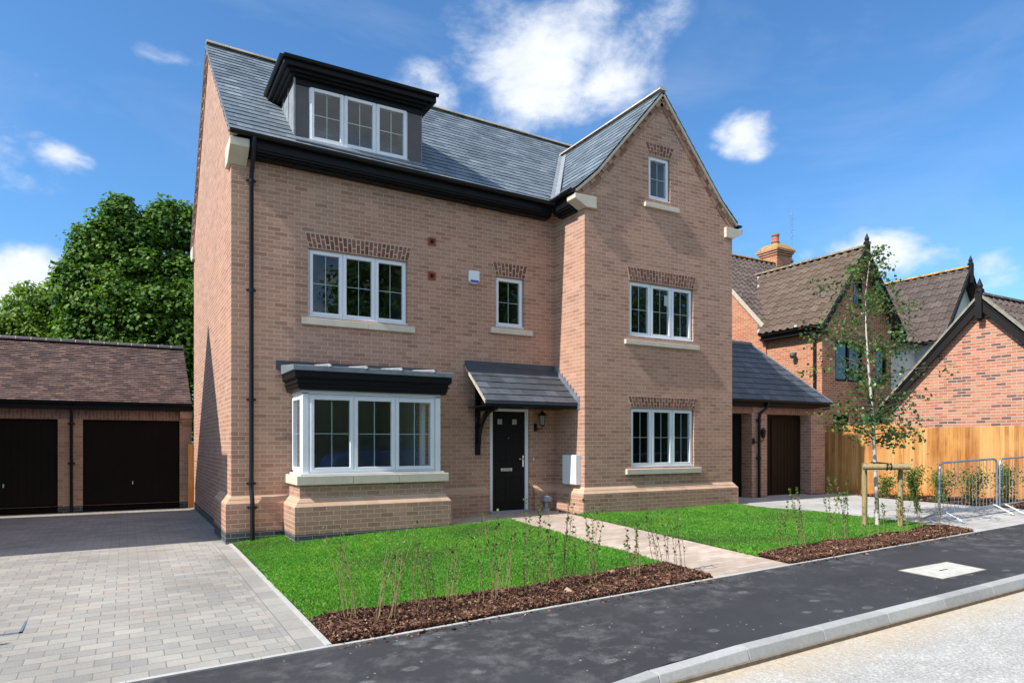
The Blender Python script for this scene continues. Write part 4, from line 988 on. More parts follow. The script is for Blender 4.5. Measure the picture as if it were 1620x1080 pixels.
M['cover'] = plain('cover_concrete', (.53, .51, .46), .85, .2, noise=.28, nscale=9, bump=.002)
def tarmac():
    m = Mat('new_tarmac', .72, spec=.4); p = m.pos()
    n = m.noise(p, 210, 3, .6); sp = m.noise(p, 120, 3, .8); big = m.noise(p, .8, 4, .6)
    base = m.mix(n, (.018, .0178, .0195), (.057, .0565, .061))
    base = m.mix(1.0, base, m.gray(big, [(.3, .85), (.7, 1.2)]), 'MULTIPLY')
    d1 = m.gray(m.noise(p, 3.4, 7, .75), [(.48, 0), (.68, 1)])
    d2 = m.gray(m.noise(p, .6, 3), [(.40, .1), (.62, 1)])
    d3 = m.gray(sp, [(.44, .0), (.60, 1)])
    d3 = m.math('ADD', m.math('MULTIPLY', d3, .65), .3); d = m.math('MULTIPLY', m.math('MULTIPLY', d1, d2), d3)
    vo = m.n('TexVoronoi', Scale=2.3, feature='F1'); mp = m.n('Mapping', Scale=(1, 1.5, 1), Rotation=(0, 0, .5)); m.set(mp.inputs['Vector'], p); m.set(vo.inputs['Vector'], mp.outputs[0])
    rag = m.math('ADD', vo.outputs['Distance'], m.math('MULTIPLY', m.noise(p, 26, 4, .7), .18))
    fp = m.gray(rag, [(.10, .25), (.17, 1), (.20, 1), (.27, 0)])                       # scuffed boot prints of pale site dust
    sel = m.gray(m.n('SeparateColor', Color=vo.outputs['Color']).outputs[0], [(.25, 0), (.35, 1)])
    d = m.math('ADD', m.math('MULTIPLY', d, .9), m.math('MULTIPLY', m.math('MULTIPLY', m.math('MULTIPLY', fp, sel), d3), .62), True)
    vs = m.n('TexVoronoi', Scale=7, feature='F1'); m.set(vs.inputs['Vector'], p)
    grit = m.gray(vs.outputs['Distance'], [(.05, 1), (.07, 0)])
    c = m.mix(m.math('MULTIPLY', d, .85), base, (.27, .265, .26)); c = m.mix(m.math('MULTIPLY', grit, .55), c, (.5, .48, .44))
    m.col(c); m.bump(n, .005, .9); return m.m
M['tarmac'] = tarmac()
def road():
    m = Mat('dusty_road_base', .9, spec=.2); p = m.pos()
    vv_ = m.n('TexVoronoi', Scale=42, feature='F1'); m.set(vv_.inputs['Vector'], p); n = m.math('ADD', m.math('MULTIPLY', m.noise(p, 75, 5, .75), .75), m.math('MULTIPLY', vv_.outputs['Distance'], .28)); n2 = m.noise(p, 1.6, 5, .65); n3 = m.noise(p, 22, 4, .7)
    c = m.ramp(n, [(.30, (.25, .24, .22)), (.5, (.44, .425, .395)), (.66, (.62, .60, .56))])
    c = m.mix(1.0, c, m.gray(n2, [(.3, .78), (.7, 1.1)]), 'MULTIPLY')
    y = m.n('SeparateXYZ', Vector=p).outputs[1]
    s = m.gray(m.math('ADD', m.math('MULTIPLY', m.math('ADD', y, 8.26), -1.0), m.math('MULTIPLY', n2, .9)), [(.45, 1), (1.0, 0)])
    sand = m.ramp(n3, [(.3, (.42, .33, .22)), (.7, (.64, .54, .40))])
    c = m.mix(m.math('MULTIPLY', s, .85), c, sand); m.col(c)
    m.bump(m.math('ADD', n, m.math('MULTIPLY', n3, .6)), .012, .9); return m.m
M['road'] = road()
M['haunch'] = plain('kerb_haunch', (.20, .165, .125), .95, .1, noise=.35, nscale=14, bump=.004)
M['soil'] = plain('dark_soil', (.045, .03, .022), .95, .1, noise=.4, nscale=12, bump=.01)
M['lawnsoil'] = plain('lawn_soil', (.03, .055, .012), .95, .1, noise=.4, nscale=14)
M['field'] = plain('rough_ground', (.10, .12, .05), .95, .1, noise=.4, nscale=.5)
XS = [-400, -120, -40, -20] + fr(-12, 18, 1.0) + [26, 45, 120, 400]
YS = [-400, -120, -40, -16] + fr(-9, 8, .7) + [14, 30, 120, 400]
def gbase(x, y):
    z = gz(x, y)
    return min(z, zf(x) - .1) if y < -6.4 else z
sheet('ground', M['field'], XS, YS, -.20, zfn=gbase)
sheet('driveway', M['pave'], fr(-12, -.30, .6), fr(-6.29, 7.6, .5), .0)
sheet('driveway', M['pave'], [-.31, -.15, .06], fr(-.1, 7.6, .5), .001)
sheet('driveway_edging', M['pave_edge'], fr(-.30, -.055, .245), fr(-6.29, -.1, .3), .002)
pL = lambda y: 4.68 + (y + .99) * .0595
pR = lambda y: 6.07 + (y + .78) * .0650
sheet('path', M['path'], [0, .25, .5, .75, 1], fr(-6.29, -.95, .3), .004, fx=lambda y: (pL(y), pR(y)))
sheet('path', M['path'], fr(3.55, 6.28, .3), fr(-.96, -.0, .3), .008)
rX = lambda y: lerp([-6.3, -5.75, -5.0, -3.4, -2.1, -1.2], [9.92, 10.12, 10.33, 10.35, 10.3, 10.3], y)
sheet('driveway', M['pave_r'], [0, .2, .4, .6, .8, 1], fr(-6.29, .5, .4), .0, fx=lambda y: (min(rX(y), 10.3) - .05, 17.0))
def kd(x): return -.09 * min(1, max(0, (2.05 - x) / .9))
sheet('pavement', M['tarmac'], [-60, -20] + fr(-8, 18, 1) + [40, 70], [-8.135, -7.95, -7.6, -7.3, -6.9, -6.335], .0, zfn=lambda x, y: zf(x) + kd(x) * min(1, max(0, (-7.2 - y) / .9)))
sheet('road', M['road'], [-60, -20] + fr(-8, 18, 1) + [40, 70], [-16, -14] + fr(-12, -8.2, .4), -.118, zfn=lambda x, y: zf(x) + .0 - .012 * max(0, -8.26 - y))
# edging strips
mb = MB()
xs = fr(-8, 18, .915)
for a, b in zip(xs, xs[1:]):
    A, B = a + .003, b - .003
    mb.hexa([(A, -6.335, zf(A) - .12), (B, -6.335, zf(B) - .12), (B, -6.285, zf(B) - .12), (A, -6.285, zf(A) - .12), (A, -6.335, zf(A) + .012), (B, -6.335, zf(B) + .012), (B, -6.285, zf(B) + .012), (A, -6.285, zf(A) + .012)])
for y0, y1 in zip(fr(-6.28, -.13, .915), fr(-6.28, -.13, .915)[1:]):
    mb.hexa([(-.052, y0 + .003, gz(0, y0) - .1), (-.004, y0 + .003, gz(0, y0) - .1), (-.004, y1 - .003, gz(0, y1) - .1), (-.052, y1 - .003, gz(0, y1) - .1), (-.052, y0 + .003, gz(0, y0) + .014), (-.004, y0 + .003, gz(0, y0) + .014), (-.004, y1 - .003, gz(0, y1) + .014), (-.052, y1 - .003, gz(0, y1) + .014)])
tag(mb.build('path_edging', M['edging']), kind='structure')
# road kerb: bull-nosed units, dropping to a low kerb in front of the driveway
mb = MB(); xs = fr(-20, 40, .915)
def kd(x): return -.09 * min(1, max(0, (2.05 - x) / .9))
for a, b in zip(xs, xs[1:]):
    A, B = a + .0034, b - .0034; prof = [(-8.13, -.3), (-8.13, .004), (-8.215, .004), (-8.235, -.004), (-8.268, -.095), (-8.272, -.10), (-8.275, -.3)]
    n = len(prof); vs = [(A, y, zf(A) + z + (kd(a) if z > -.2 else 0)) for y, z in prof] + [(B, y, zf(B) + z + (kd(b) if z > -.2 else 0)) for y, z in prof]
    mb.add(vs, [tuple(range(n))[::-1], tuple(range(n, 2 * n))] + [(i, (i + 1) % n, n + (i + 1) % n, n + i) for i in range(n)])
tag(mb.build('kerb', M['kerb'], bev=.003), kind='structure')
mb = MB()
for a, b in zip(xs, xs[1:]): mb.hexa([(a, -8.284, zf(a) - .2), (b, -8.284, zf(b) - .2), (b, -8.26, zf(b) - .2), (a, -8.26, zf(a) - .2), (a, -8.284, zf(a) - .088), (b, -8.284, zf(b) - .088), (b, -8.26, zf(b) - .082), (a, -8.26, zf(a) - .082)])
tag(mb.build('kerb_haunch', M['haunch']), kind='structure')
# inspection covers
mb = MB(); zc = lambda x: zf(x)
cs = [(6.30, -7.78), (7.16, -7.80), (7.28, -7.30), (6.36, -7.25)]
mb.add([(x, y, zc(x) - .05) for x, y in cs] + [(x, y, zc(x) + .006) for x, y in cs], [(0, 3, 2, 1), (4, 5, 6, 7), (0, 1, 5, 4), (1, 2, 6, 5), (2, 3, 7, 6), (3, 0, 4, 7)])
cov = mb.build('inspection_cover', M['cover'], loc=(6.78, -7.53, zc(6.78))); tag(cov, 'pale concrete inspection cover set in the dark tarmac pavement', 'manhole cover')
mb = MB(); rim = [Vector((x, y, zc(x) + .003)) for x, y in cs]
for a, b in zip(rim, rim[1:] + rim[:1]): mb.tube([a, b], .007, 4)
mb.build('rim', M['haunch'], cov)
mb = MB(); mb.box(6.70, 6.86, -7.54, -7.525, zc(6.78) + .004, zc(6.78) + .010); mb.build('lifting_slot', M['black'], cov)
z0 = gz(-2.5, -4.1); rt = thing('recessed_cover', 'steel framed block filled drain cover flush in the grey driveway', 'drain cover', (-2.62, -4.1, z0))
mb = MB(); FZ = [(-2.95, -2.32, -4.42, -4.40), (-2.95, -2.32, -3.86, -3.84), (-2.34, -2.32, -4.42, -3.84), (-2.95, -2.93, -4.42, -3.84)]
for a, b, c, d in FZ: mb.box(a, b, c, d, z0 - .05, z0 + .006)
mb.build('frame', M['galv'], rt)
mb = MB(); mb.box(-2.93, -2.34, -4.40, -3.86, z0 - .05, z0 + .005); mb.build('block_infill', M['pave'], rt)

# ------------------------------------------------------------------ lawns: blades of grass
def in_lawn(x, y):
    e1 = -5.52 + .05 * np.sin(x * 2.1) + .03 * np.sin(x * 7.3)
    plx = 4.68 + (y + .99) * .0595; prx = 6.07 + (y + .78) * .065
    rg_ = .018 * np.sin(y * 17 + 3 * np.sin(y * 5)) + .012 * np.sin(y * 41); plx = plx + rg_; prx = prx + rg_
    left = (x > .01 - rg_) & (x < np.where(y > -.95, 3.5, plx)) & (y > e1) & (y < -.10) & ~((x > .79) & (x < 3.52) & (y > -.985))
    e2 = -5.72 + .05 * np.sin(x * 1.9 + 1) + .03 * np.sin(x * 6.1)
    rx = np.interp(y, [-6.3, -5.75, -5.0, -3.4, -2.1, -1.2], [9.92, 10.12, 10.33, 10.35, 10.3, 10.3])
    right = (x > prx) & (x < rx) & (y > e2) & (y < -1.185)
    return left | right
vzf = np.vectorize(gz)
def blades(n, name, mat, hmin, hmax, wid):
    x = RNG.uniform(0, 10.5, n * 2); y = RNG.uniform(-5.9, -.1, n * 2); k = in_lawn(x, y); x, y = x[k][:n], y[k][:n]; N = len(x)
    # bilinear ground height from a coarse lookup
    gx, gy = np.linspace(0, 10.6, 54), np.linspace(-6, 0, 31); G = np.array([[gz(a, b) for a in gx] for b in gy])
    fx = (x - gx[0]) / (gx[1] - gx[0]); fy = (y - gy[0]) / (gy[1] - gy[0]); i, j = fx.astype(int), fy.astype(int); fx -= i; fy -= j
    z = G[j, i] * (1 - fx) * (1 - fy) + G[j, np.minimum(i + 1, 53)] * fx * (1 - fy) + G[np.minimum(j + 1, 30), i] * (1 - fx) * fy + G[np.minimum(j + 1, 30), np.minimum(i + 1, 53)] * fx * fy
    patch = .8 + .25 * np.sin(x * 1.7 + 2 * np.sin(y * 1.3)) + .15 * np.sin(y * 3.1 + x)
    h = RNG.uniform(hmin, hmax, N) * patch; a = RNG.uniform(0, 2 * PI, N); l = RNG.uniform(.1, .9, N) * h; b = RNG.uniform(0, 2 * PI, N)
    w = wid * RNG.uniform(.6, 1.3, N)
    dx, dy = np.cos(a) * w, np.sin(a) * w; lx, ly = np.cos(b) * l, np.sin(b) * l
    V = np.empty((N, 4, 3))
    V[:, 0] = np.stack([x - dx, y - dy, z], 1); V[:, 1] = np.stack([x + dx, y + dy, z], 1)
    V[:, 2] = np.stack([x + dx * .8 + lx * .35, y + dy * .8 + ly * .35, z + h * .6], 1)
    V[:, 3] = np.stack([x + lx, y + ly, z + h * np.sqrt(1 - .3)], 1)
    o = np_mesh(name, V.reshape(-1, 3), 4, mat); return o
def grass_mat():
    m = Mat('grass', .5, spec=.35)
    c = m.ramp(m.island(), [(0, (.056, .215, .015)), (.4, (.112, .355, .033)), (.8, (.195, .47, .07)), (.95, (.32, .54, .15)), (1, (.48, .46, .20))])
    n = m.noise(m.pos(), 1.3, 4); c = m.mix(1.0, c, m.ramp(n, [(.3, (.74, .86, .8)), (.5, (1, 1, 1)), (.7, (1.28, 1.1, .95))]), 'MULTIPLY'); m.col(c)
    tr = m.n('BsdfTranslucent'); m.set(tr.inputs[0], m.mix(1.0, c, (1.2, 1.25, .5), 'MULTIPLY')); mx = m.n('MixShader'); mx.inputs[0].default_value = .45
    m.nt.links.new(m.b.outputs[0], mx.inputs[1]); m.nt.links.new(tr.outputs[0], mx.inputs[2]); m.nt.links.new(mx.outputs[0], m.nt.nodes['Material Output'].inputs[0]); return m.m
M['grass'] = grass_mat()
tag(blades(460000, 'grass', M['grass'], .022, .060, .0027), 'short bright green lawn grass either side of the path', 'grass', kind='stuff')
sheet('lawn_soil', M['lawnsoil'], [0, .2, .4, .6, .8, 1], fr(-6.28, -.95, .3), .010, fx=lambda y: (-.003, pL(y) - .005))
sheet('lawn_soil', M['lawnsoil'], [0, .25, .5, .75, 1], fr(-.95, .05, .25), .011, fx=lambda y: (0, 3.55))
sheet('lawn_soil', M['lawnsoil'], [0, .2, .4, .6, .8, 1], fr(-6.28, -1.0, .3), .010, fx=lambda y: (pR(y) + .005, rX(y)))
# bark mulch
def mulch(n, test, xr, yr, name, label, zoff=.02):
    x = RNG.uniform(*xr, n * 3); y = RNG.uniform(*yr, n * 3); k = test(x, y); x, y = x[k][:n], y[k][:n]; N = len(x)
    hs = min(1, zoff / .02); z = np.array([gz(a, b) for a, b in zip(x, y)]) + zoff + hs * RNG.uniform(0, .03, N) + hs * .012 * np.sin(x * 5) * np.sin(y * 9)
    L = RNG.gamma(3., .0038, N) + .005; W = L * RNG.uniform(.25, .6, N)
    d = RNG.normal(size=(N, 3)); d[:, 2] *= .35; d /= np.linalg.norm(d, axis=1)[:, None]
    r = RNG.normal(size=(N, 3)); s = np.cross(d, r); s /= np.linalg.norm(s, axis=1)[:, None]
    c = np.stack([x, y, z], 1); u = np.cross(d, s)
    V = np.empty((N, 4, 3)); V[:, 0] = c - d * L[:, None] - s * W[:, None] * .7; V[:, 1] = c - d * L[:, None] * .8 + s * W[:, None]; V[:, 2] = c + d * L[:, None] + s * W[:, None] * .6; V[:, 3] = c + d * L[:, None] * .85 - s * W[:, None]
    tag(np_mesh(name, V.reshape(-1, 3), 4, M['bark']), label, 'bark', kind='stuff')
def bark():
    m = Mat('bark_chip', .85, spec=.25); m.col(m.ramp(m.island(), [(0, (.042, .019, .012)), (.45, (.11, .050, .032)), (.8, (.205, .10, .065)), (.95, (.25, .15, .09)), (1, (.5, .38, .25))])); return m.m
M['bark'] = bark()
tL = lambda x, y: (y < -5.5 + .05 * np.sin(x * 2.1) + .03 * np.sin(x * 7.3)) & (x > .01) & (x < 4.68 + (y + .99) * .0595 - .02) & (y > -6.285)
tR = lambda x, y: (y < -5.70 + .05 * np.sin(x * 1.9 + 1) + .03 * np.sin(x * 6.1)) & (x > 6.07 + (y + .78) * .065) & (x < np.interp(y, [-6.3, -5.75], [9.92, 10.12])) & (y > -6.285)
tF = lambda x, y: (x > np.interp(y, [-8, -5.4, -3.8, -2.4, -1.2], [13.5, 13.7, 13.95, 14.45, 15.05])) & (x < 15.58) & (y < -.9)
mulch(80000, tL, (0, 4.5), (-6.29, -5.4), 'bark_mulch', 'dark bark mulch bed between left lawn and pavement')
mulch(70000, tR, (5.6, 10.2), (-6.29, -5.6), 'bark_mulch', 'dark bark mulch bed between right lawn and pavement')
mulch(240, lambda x, y: (x > .02) & (x < 4.45), (0, 4.5), (-6.46, -6.30), 'stray_bark', 'stray bark chips spilled on the tarmac before the left bed', zoff=.004)
mulch(200, lambda x, y: (x > 5.7) & (x < 9.9), (5.6, 10), (-6.46, -6.30), 'stray_bark', 'stray bark chips spilled on the tarmac before the right bed', zoff=.004)
mulch(22000, tF, (13.4, 15.6), (-7.5, -.9), 'bark_mulch', 'bark mulch strip at the foot of the timber fence')
sheet('flower_bed', M['soil'], [0, .2, .4, .6, .8, 1], fr(-6.284, -5.48, .2), .016, fx=lambda y: (-.002, pL(y) - .004))
sheet('flower_bed', M['soil'], [0, .2, .4, .6, .8, 1], fr(-6.284, -5.68, .2), .016, fx=lambda y: (pR(y) + .004, rX(y)))
sheet('flower_bed', M['soil'], [0, .33, .66, 1], fr(-7.5, -1.0, .4), .012, fx=lambda y: (lerp([-8, -5.4, -3.8, -2.4, -1.2], [13.5, 13.7, 13.95, 14.45, 15.05], y), 15.6))
# loose debris by the door
mb = MB()
for i in range(90):
    x, y = random.uniform(6.0, 6.25), random.uniform(-1.0, -.12); s = random.uniform(.008, .022); z = gz(x, y) + .01
    mb.box(x, x + s, y, y + s * 1.3, z, z + s * .7)
tag(mb.build('rubble', M['bark']), 'scatter of small rubble beside the grey drain pipe', 'rubble', kind='stuff')

# ------------------------------------------------------------------ fence
fe = thing('timber_fence', 'tall orange featheredge timber fence along the right boundary', 'fence', (15.6, -4, 0))
def panel(y0, y1, top, x):
    mb = MB(); y = y0
    while y > y1:
        w = random.uniform(.088, .112); t = random.uniform(-.012, .012); g = random.uniform(.003, .007); o = random.uniform(-.004, .004)
        ya, yb3 = y - g, y - w
        mb.hexa([(x - .012 + o, ya, .10), (x + .014, ya, .10), (x + .014, yb3, .10), (x + .002 + o, yb3, .10), (x - .012 + o, ya, top + t), (x + .014, ya, top + t), (x + .014, yb3, top + t), (x + .002 + o, yb3, top + t)])
        y -= w
    p = mb.build('board_panel', M['fence'], fe)
    mb = MB()
    for z in (.35, 1.0, 1.6): mb.box(x + .016, x + .06, y1, y0, z, z + .09)
    mb.box(x + .030, x + .034, y1, y0, .05, top - .05); mb.build('rail', M['darkwood'], p)  # rails, plus a thin dark sheet added so board gaps read as shadow lines
    mb = MB(); yy = y0
    while yy > y1: mb.box(x - .022, x + .02, max(y1, yy - 3), yy - .01, -.15, .14); yy -= 3
    mb.build('gravel_board', M['fence'], p); return p
panel(2.6, -1.72, 1.865, 15.6); panel(-1.72, -6.6, 1.765, 15.6)
mb = MB(); mb.box(15.58, 15.69, -1.74, -1.66, -.1, 1.80); mb.build('post', M['fence'], fe)

# ------------------------------------------------------------------ crowd barriers
def barrier(x0, x1, y, first):
    g0_, g1_ = gz(x0, y), gz(x1, y); t = thing('crowd_barrier', '', 'barrier', ((x0 + x1) / 2, y, (g0_ + g1_) / 2), 'crowd barriers')
    H = 1.02; r = .12; lo = .16; pts = []
    G = lambda x: g0_ + (g1_ - g0_) * (x - x0) / (x1 - x0)
    for k in range(5): a = PI - k * PI / 8; pts.append((x0 + r + r * math.cos(a), y, G(x0) + H - r + r * math.sin(a)))
    for k in range(5): a = PI / 2 - k * PI / 8; pts.append((x1 - r + r * math.cos(a), y, G(x1) + H - r + r * math.sin(a)))
    mb = MB(); mb.tube([(x0, y, G(x0) + lo - .04)] + pts + [(x1, y, G(x1) + lo - .04)], .019, 8); mb.tube([(x0, y, G(x0) + lo), (x1, y, G(x1) + lo)], .016, 8); mb.build('frame', M['galv'], t, smooth=True)
    n = 16
    for i in range(1, n):
        x = x0 + (x1 - x0) * i / n; mb = MB(); mb.tube([(x, y, G(x) + lo), (x, y, G(x) + H - .01)], .0040, 5); mb.build('bar', M['galv'], t)
    for x in (x0 + .12, x1 - .12):
        mb = MB(); mb.tube([(x, y - .34, G(x) + .02), (x, y - .03, G(x) + lo + .01), (x, y + .03, G(x) + lo + .01), (x, y + .34, G(x) + .02)], .017, 8); mb.build('foot', M['galv'], t, smooth=True)
    mb = MB()
    for z in (.42, .86): mb.tube([(x1, y - .006, G(x1) + z), (x1 + .05, y - .006, G(x1) + z + .01), (x1 + .06, y - .006, G(x1) + z - .05)], .008, 6)
    mb.build('hook', M['galv'], t); return t
barrier(10.72, 12.62, -5.35, True)['label'] = 'whole galvanised crowd barrier standing in front of the orange fence'
barrier(12.70, 14.6, -5.36, False)['label'] = 'galvanised crowd barrier cut off by the right edge of the photo'

# ------------------------------------------------------------------ plants
M['stem'] = plain('shrub_stem', (.26, .19, .10), .8, .2, noise=.3, nscale=30)
M['stem_dark'] = plain('shrub_stem_dark', (.15, .09, .06), .8, .2, noise=.3, nscale=30)
M['sleaf'] = leaf_mat('shrub_leaf', [(0, (.045, .11, .02)), (.5, (.085, .18, .035)), (.9, (.14, .24, .05)), (1, (.28, .24, .07))], .4)
M['bleaf'] = leaf_mat('birch_leaf', [(0, (.035, .085, .025)), (.5, (.07, .15, .045)), (.85, (.12, .21, .06)), (.97, (.19, .25, .07)), (1, (.3, .15, .05))], .35, .35)
M['mleaf'] = leaf_mat('maple_leaf', [(0, (.032, .092, .006)), (.5, (.07, .165, .012)), (.85, (.125, .24, .02)), (1, (.18, .30, .035))], .38, .62)
M['mleaf2'] = leaf_mat('pale_tree_leaf', [(0, (.075, .15, .012)), (.5, (.135, .235, .02)), (1, (.22, .33, .04))], .40, .6)
def leaf_quads(C, D, size, up=.5, aspect=.55):
    """C centres, D pointing directions; kite-shaped folded leaves"""
    N = len(C); d = D / np.linalg.norm(D, axis=1)[:, None]
    r = RNG.normal(size=(N, 3)); r[:, 2] += up * 2; s = np.cross(d, r); s /= (np.linalg.norm(s, axis=1)[:, None] + 1e-9)
    sz = (size * RNG.uniform(.6, 1.25, N))[:, None]
    V = np.empty((N, 4, 3)); V[:, 0] = C; V[:, 1] = C + d * sz * .45 + s * sz * aspect; V[:, 2] = C + d * sz; V[:, 3] = C + d * sz * .45 - s * sz * aspect
    return V.reshape(-1, 3)
def shrub(x, y, label, group, stems, h, lean=(0, 0), leafy=.5, spread=.15, bush=0, leaf=.028, dark=False, name='sapling_shrub'):
    z0 = gz(x, y) + .02; t = thing(name, label, 'shrub', (x, y, z0), group); mb = MB(); LC, LD = [], []
    for i in range(stems):
        bx_ = x + random.uniform(-spread, spread) * .7; by_ = y + random.uniform(-spread, spread) * .5; hh = h * random.uniform(.7, 1.05)
        lx = lean[0] + random.uniform(-.12, .12) + (random.uniform(-.3, .3) if bush else 0); ly = lean[1] + random.uniform(-.12, .12) + (random.uniform(-.3, .3) if bush else 0)
        pts = []; k1, k2 = random.uniform(-.03, .03), random.uniform(-.03, .03)
        for q in range(6):
            f = q / 5; pts.append(Vector((bx_ + lx * hh * f + k1 * math.sin(f * 5), by_ + ly * hh * f + k2 * math.sin(f * 4), z0 - .03 + hh * f)))
        mb.tube(pts, [.0042, .0038, .0034, .003, .0024, .0015], 4)
        nl = int(hh * 60 * leafy)
        for _ in range(nl):
            f = (1 - random.random() ** 1.6 * (.95 if bush else .62)); p = pts[min(4, int(f * 5))].lerp(pts[min(5, int(f * 5) + 1)], f * 5 - int(f * 5))
            a = random.uniform(0, 2 * PI)
            if bush: p = p + Vector((random.gauss(0, .07), random.gauss(0, .07), random.gauss(0, .05)))
            LC.append(p); LD.append((math.cos(a), math.sin(a), random.uniform(-.1, .8)))
        for _ in range(int(hh * 5)):
            f = random.uniform(.25, 1); p = pts[min(4, int(f * 5))]; a = random.uniform(0, 2 * PI); q = p + Vector((math.cos(a) * .05, math.sin(a) * .05, .05)); mb.tube([p, q], [.0024, .0014], 3)
    mb.build('stems', M['stem_dark'] if dark else M['stem'], t)
    if LC: np_mesh('leaves', leaf_quads(np.array([tuple(p) for p in LC]), np.array(LD), leaf), 4, M['sleaf'], t)
    return t
GLB = 'thin stemmed shrubs in the left bark bed'
LB = [(.38, -5.66, 5, .86, (-.16, 0), .12, 'bare leaning shrub nearest the driveway in the left bark bed'),
      (.57, -5.98, 5, .92, (.16, 0), .08, 'pale stemmed shrub leaning right, second from the driveway'),
      (.86, -5.66, 3, .72, (.03, 0), .15, 'thin upright shrub behind the pale leaning one near the driveway'),
      (.99, -6.05, 5, .80, (-.17, .05), .12, 'reddish shrub leaning left over the left bark bed'),
      (1.34, -5.70, 4, .72, (.0, 0), .2, 'sparse shrub against the lawn edge left of the bed middle'),
      (1.64, -5.88, 3, .95, (-.05, 0), .25, 'tall slightly left leaning shrub mid left bark bed'),
      (1.92, -5.70, 4, .78, (.16, 0), .15, 'shrub with stems leaning right in the middle of the left bed'),
      (2.23, -5.88, 3, 1.0, (.04, 0), .3, 'tall dark stemmed shrub in the middle of the left bed'),
      (2.45, -5.80, 3, .90, (.03, 0), .45, 'leaf topped shrub between two dark stemmed ones in the left bed'),
      (2.72, -5.74, 4, .95, (.06, 0), .3, 'clustered upright shrub right of the left bed middle'),
      (3.06, -5.80, 4, .92, (.02, 0), .45, 'denser upright shrub in front of the lawn tip'),
      (3.60, -5.84, 5, .62, (.02, 0), .5, 'short pale branching shrub near the path in the left bed'),
      (3.97, -5.90, 4, .80, (-.08, 0), .3, 'dark twiggy shrub second from the path in the left bed'),
      (4.22, -5.86, 3, .78, (-.10, 0), .15, 'bare twiggy shrub nearest the path in the left bed')]
for i, (x, y, n, h, ln, lf, lb) in enumerate(LB): shrub(x, y, lb, GLB, n + 2, h, ln, lf + .12, dark=i in (3, 7, 9, 12, 13))
GRB = 'leafier shrubs in the right bark bed'
RB = [(6.48, -5.60, 3, .72, (-.02, 0), .9, 'leafy topped shrub nearest the path in the right bed'), (6.68, -5.74, 5, .85, (-.14, .1), .8, 'pale leaning shrub beside the path end of the right bed'),
      (7.32, -5.70, 3, .80, (0, 0), .9, 'upright leafy shrub before the timber stake in the right bed'), (7.62, -5.72, 5, .92, (-.08, .05), 1.0, 'tall bushy topped shrub in front of the garage doors'),
      (8.10, -5.80, 3, .50, (0, 0), .3, 'short sparse shrub left of the birch stake'), (8.42, -5.76, 4, .62, (.02, 0), .7, 'small leafy shrub under the birch crossbar'),
      (8.62, -5.95, 4, .78, (.03, 0), .8, 'leafy shrub hugging the right birch stake'), (9.00, -5.85, 3, .60, (0, 0), .4, 'thin shrub right of the birch stakes'),
      (9.50, -5.75, 6, .95, (-.12, .08), 2.2, 'bushiest green shrub at the barrier end of the right bed'), (9.75, -5.90, 3, .75, (-.10, 0), .5, 'leaning shrub nearest the crowd barrier')]
for x, y, n, h, ln, lf, lb in RB: shrub(x, y, lb, GRB, n, h, ln, lf)
GFB = 'bushes along the fence'
for i, (x, y, h, lb) in enumerate([(14.75, -1.9, .5, 'low bush by the fence nearest the garage'), (14.35, -2.75, .75, 'green bush by the fence left of the first barrier'), (14.25, -3.45, .7, 'bush by the fence just left of the first barrier post'), (14.2, -4.15, .75, 'bush seen through the left half of the first barrier'),
                                     (14.2, -4.75, .78, 'bush seen through the right half of the first barrier'), (14.15, -5.45, .75, 'bush seen through the second barrier'), (14.1, -6.1, .7, 'bush by the fence at the right edge of the photo')]):
    shrub(x, y, lb, GFB, 12, h, (0, 0), 2.4, .2, bush=1, leaf=.042, name='fence_bush')

# birch with its stakes
bt_ = thing('birch_tree', 'young white barked birch tied to timber stakes on the lawn', 'tree', (9.46, -5.03, -.01))
ir = Vector((.87, -.49, 0)); b0 = Vector((9.46, -5.03, -.03))
tp = [b0, b0 + ir * -.01 + Z * .5, b0 + ir * -.04 + Z * 1.1, b0 + ir * -.08 + Z * 1.9, b0 + ir * -.15 + Z * 2.7, b0 + ir * -.19 + Z * 3.3, b0 + ir * -.20 + Z * 3.9, b0 + ir * -.12 + Z * 4.55]
def birch_bark():
    m = Mat('birch_bark', .6, spec=.3); p = m.pos(); mp = m.n('Mapping', Scale=(14, 14, 45)); m.set(mp.inputs['Vector'], p)
    d = m.gray(m.noise(mp.outputs[0], 1, 4, .6), [(.60, 0), (.68, 1)]); z = m.n('SeparateXYZ', Vector=p).outputs[2]
    lo = m.gray(m.math('MULTIPLY', m.math('ABSOLUTE', m.math('SUBTRACT', z, .42)), 1), [(.12, .8), (.22, 0)])
    m.col(m.mix(m.math('MAXIMUM', m.math('MULTIPLY', d, .8), lo), (.52, .49, .44), (.06, .055, .05))); return m.m
M['birch'] = birch_bark()
mb = MB(); mb.tube(tp, [.036, .031, .028, .024, .018, .012, .007, .003], 10); mb.build('trunk', M['birch'], bt_, smooth=True)
mb = MB(); C, D = [], []
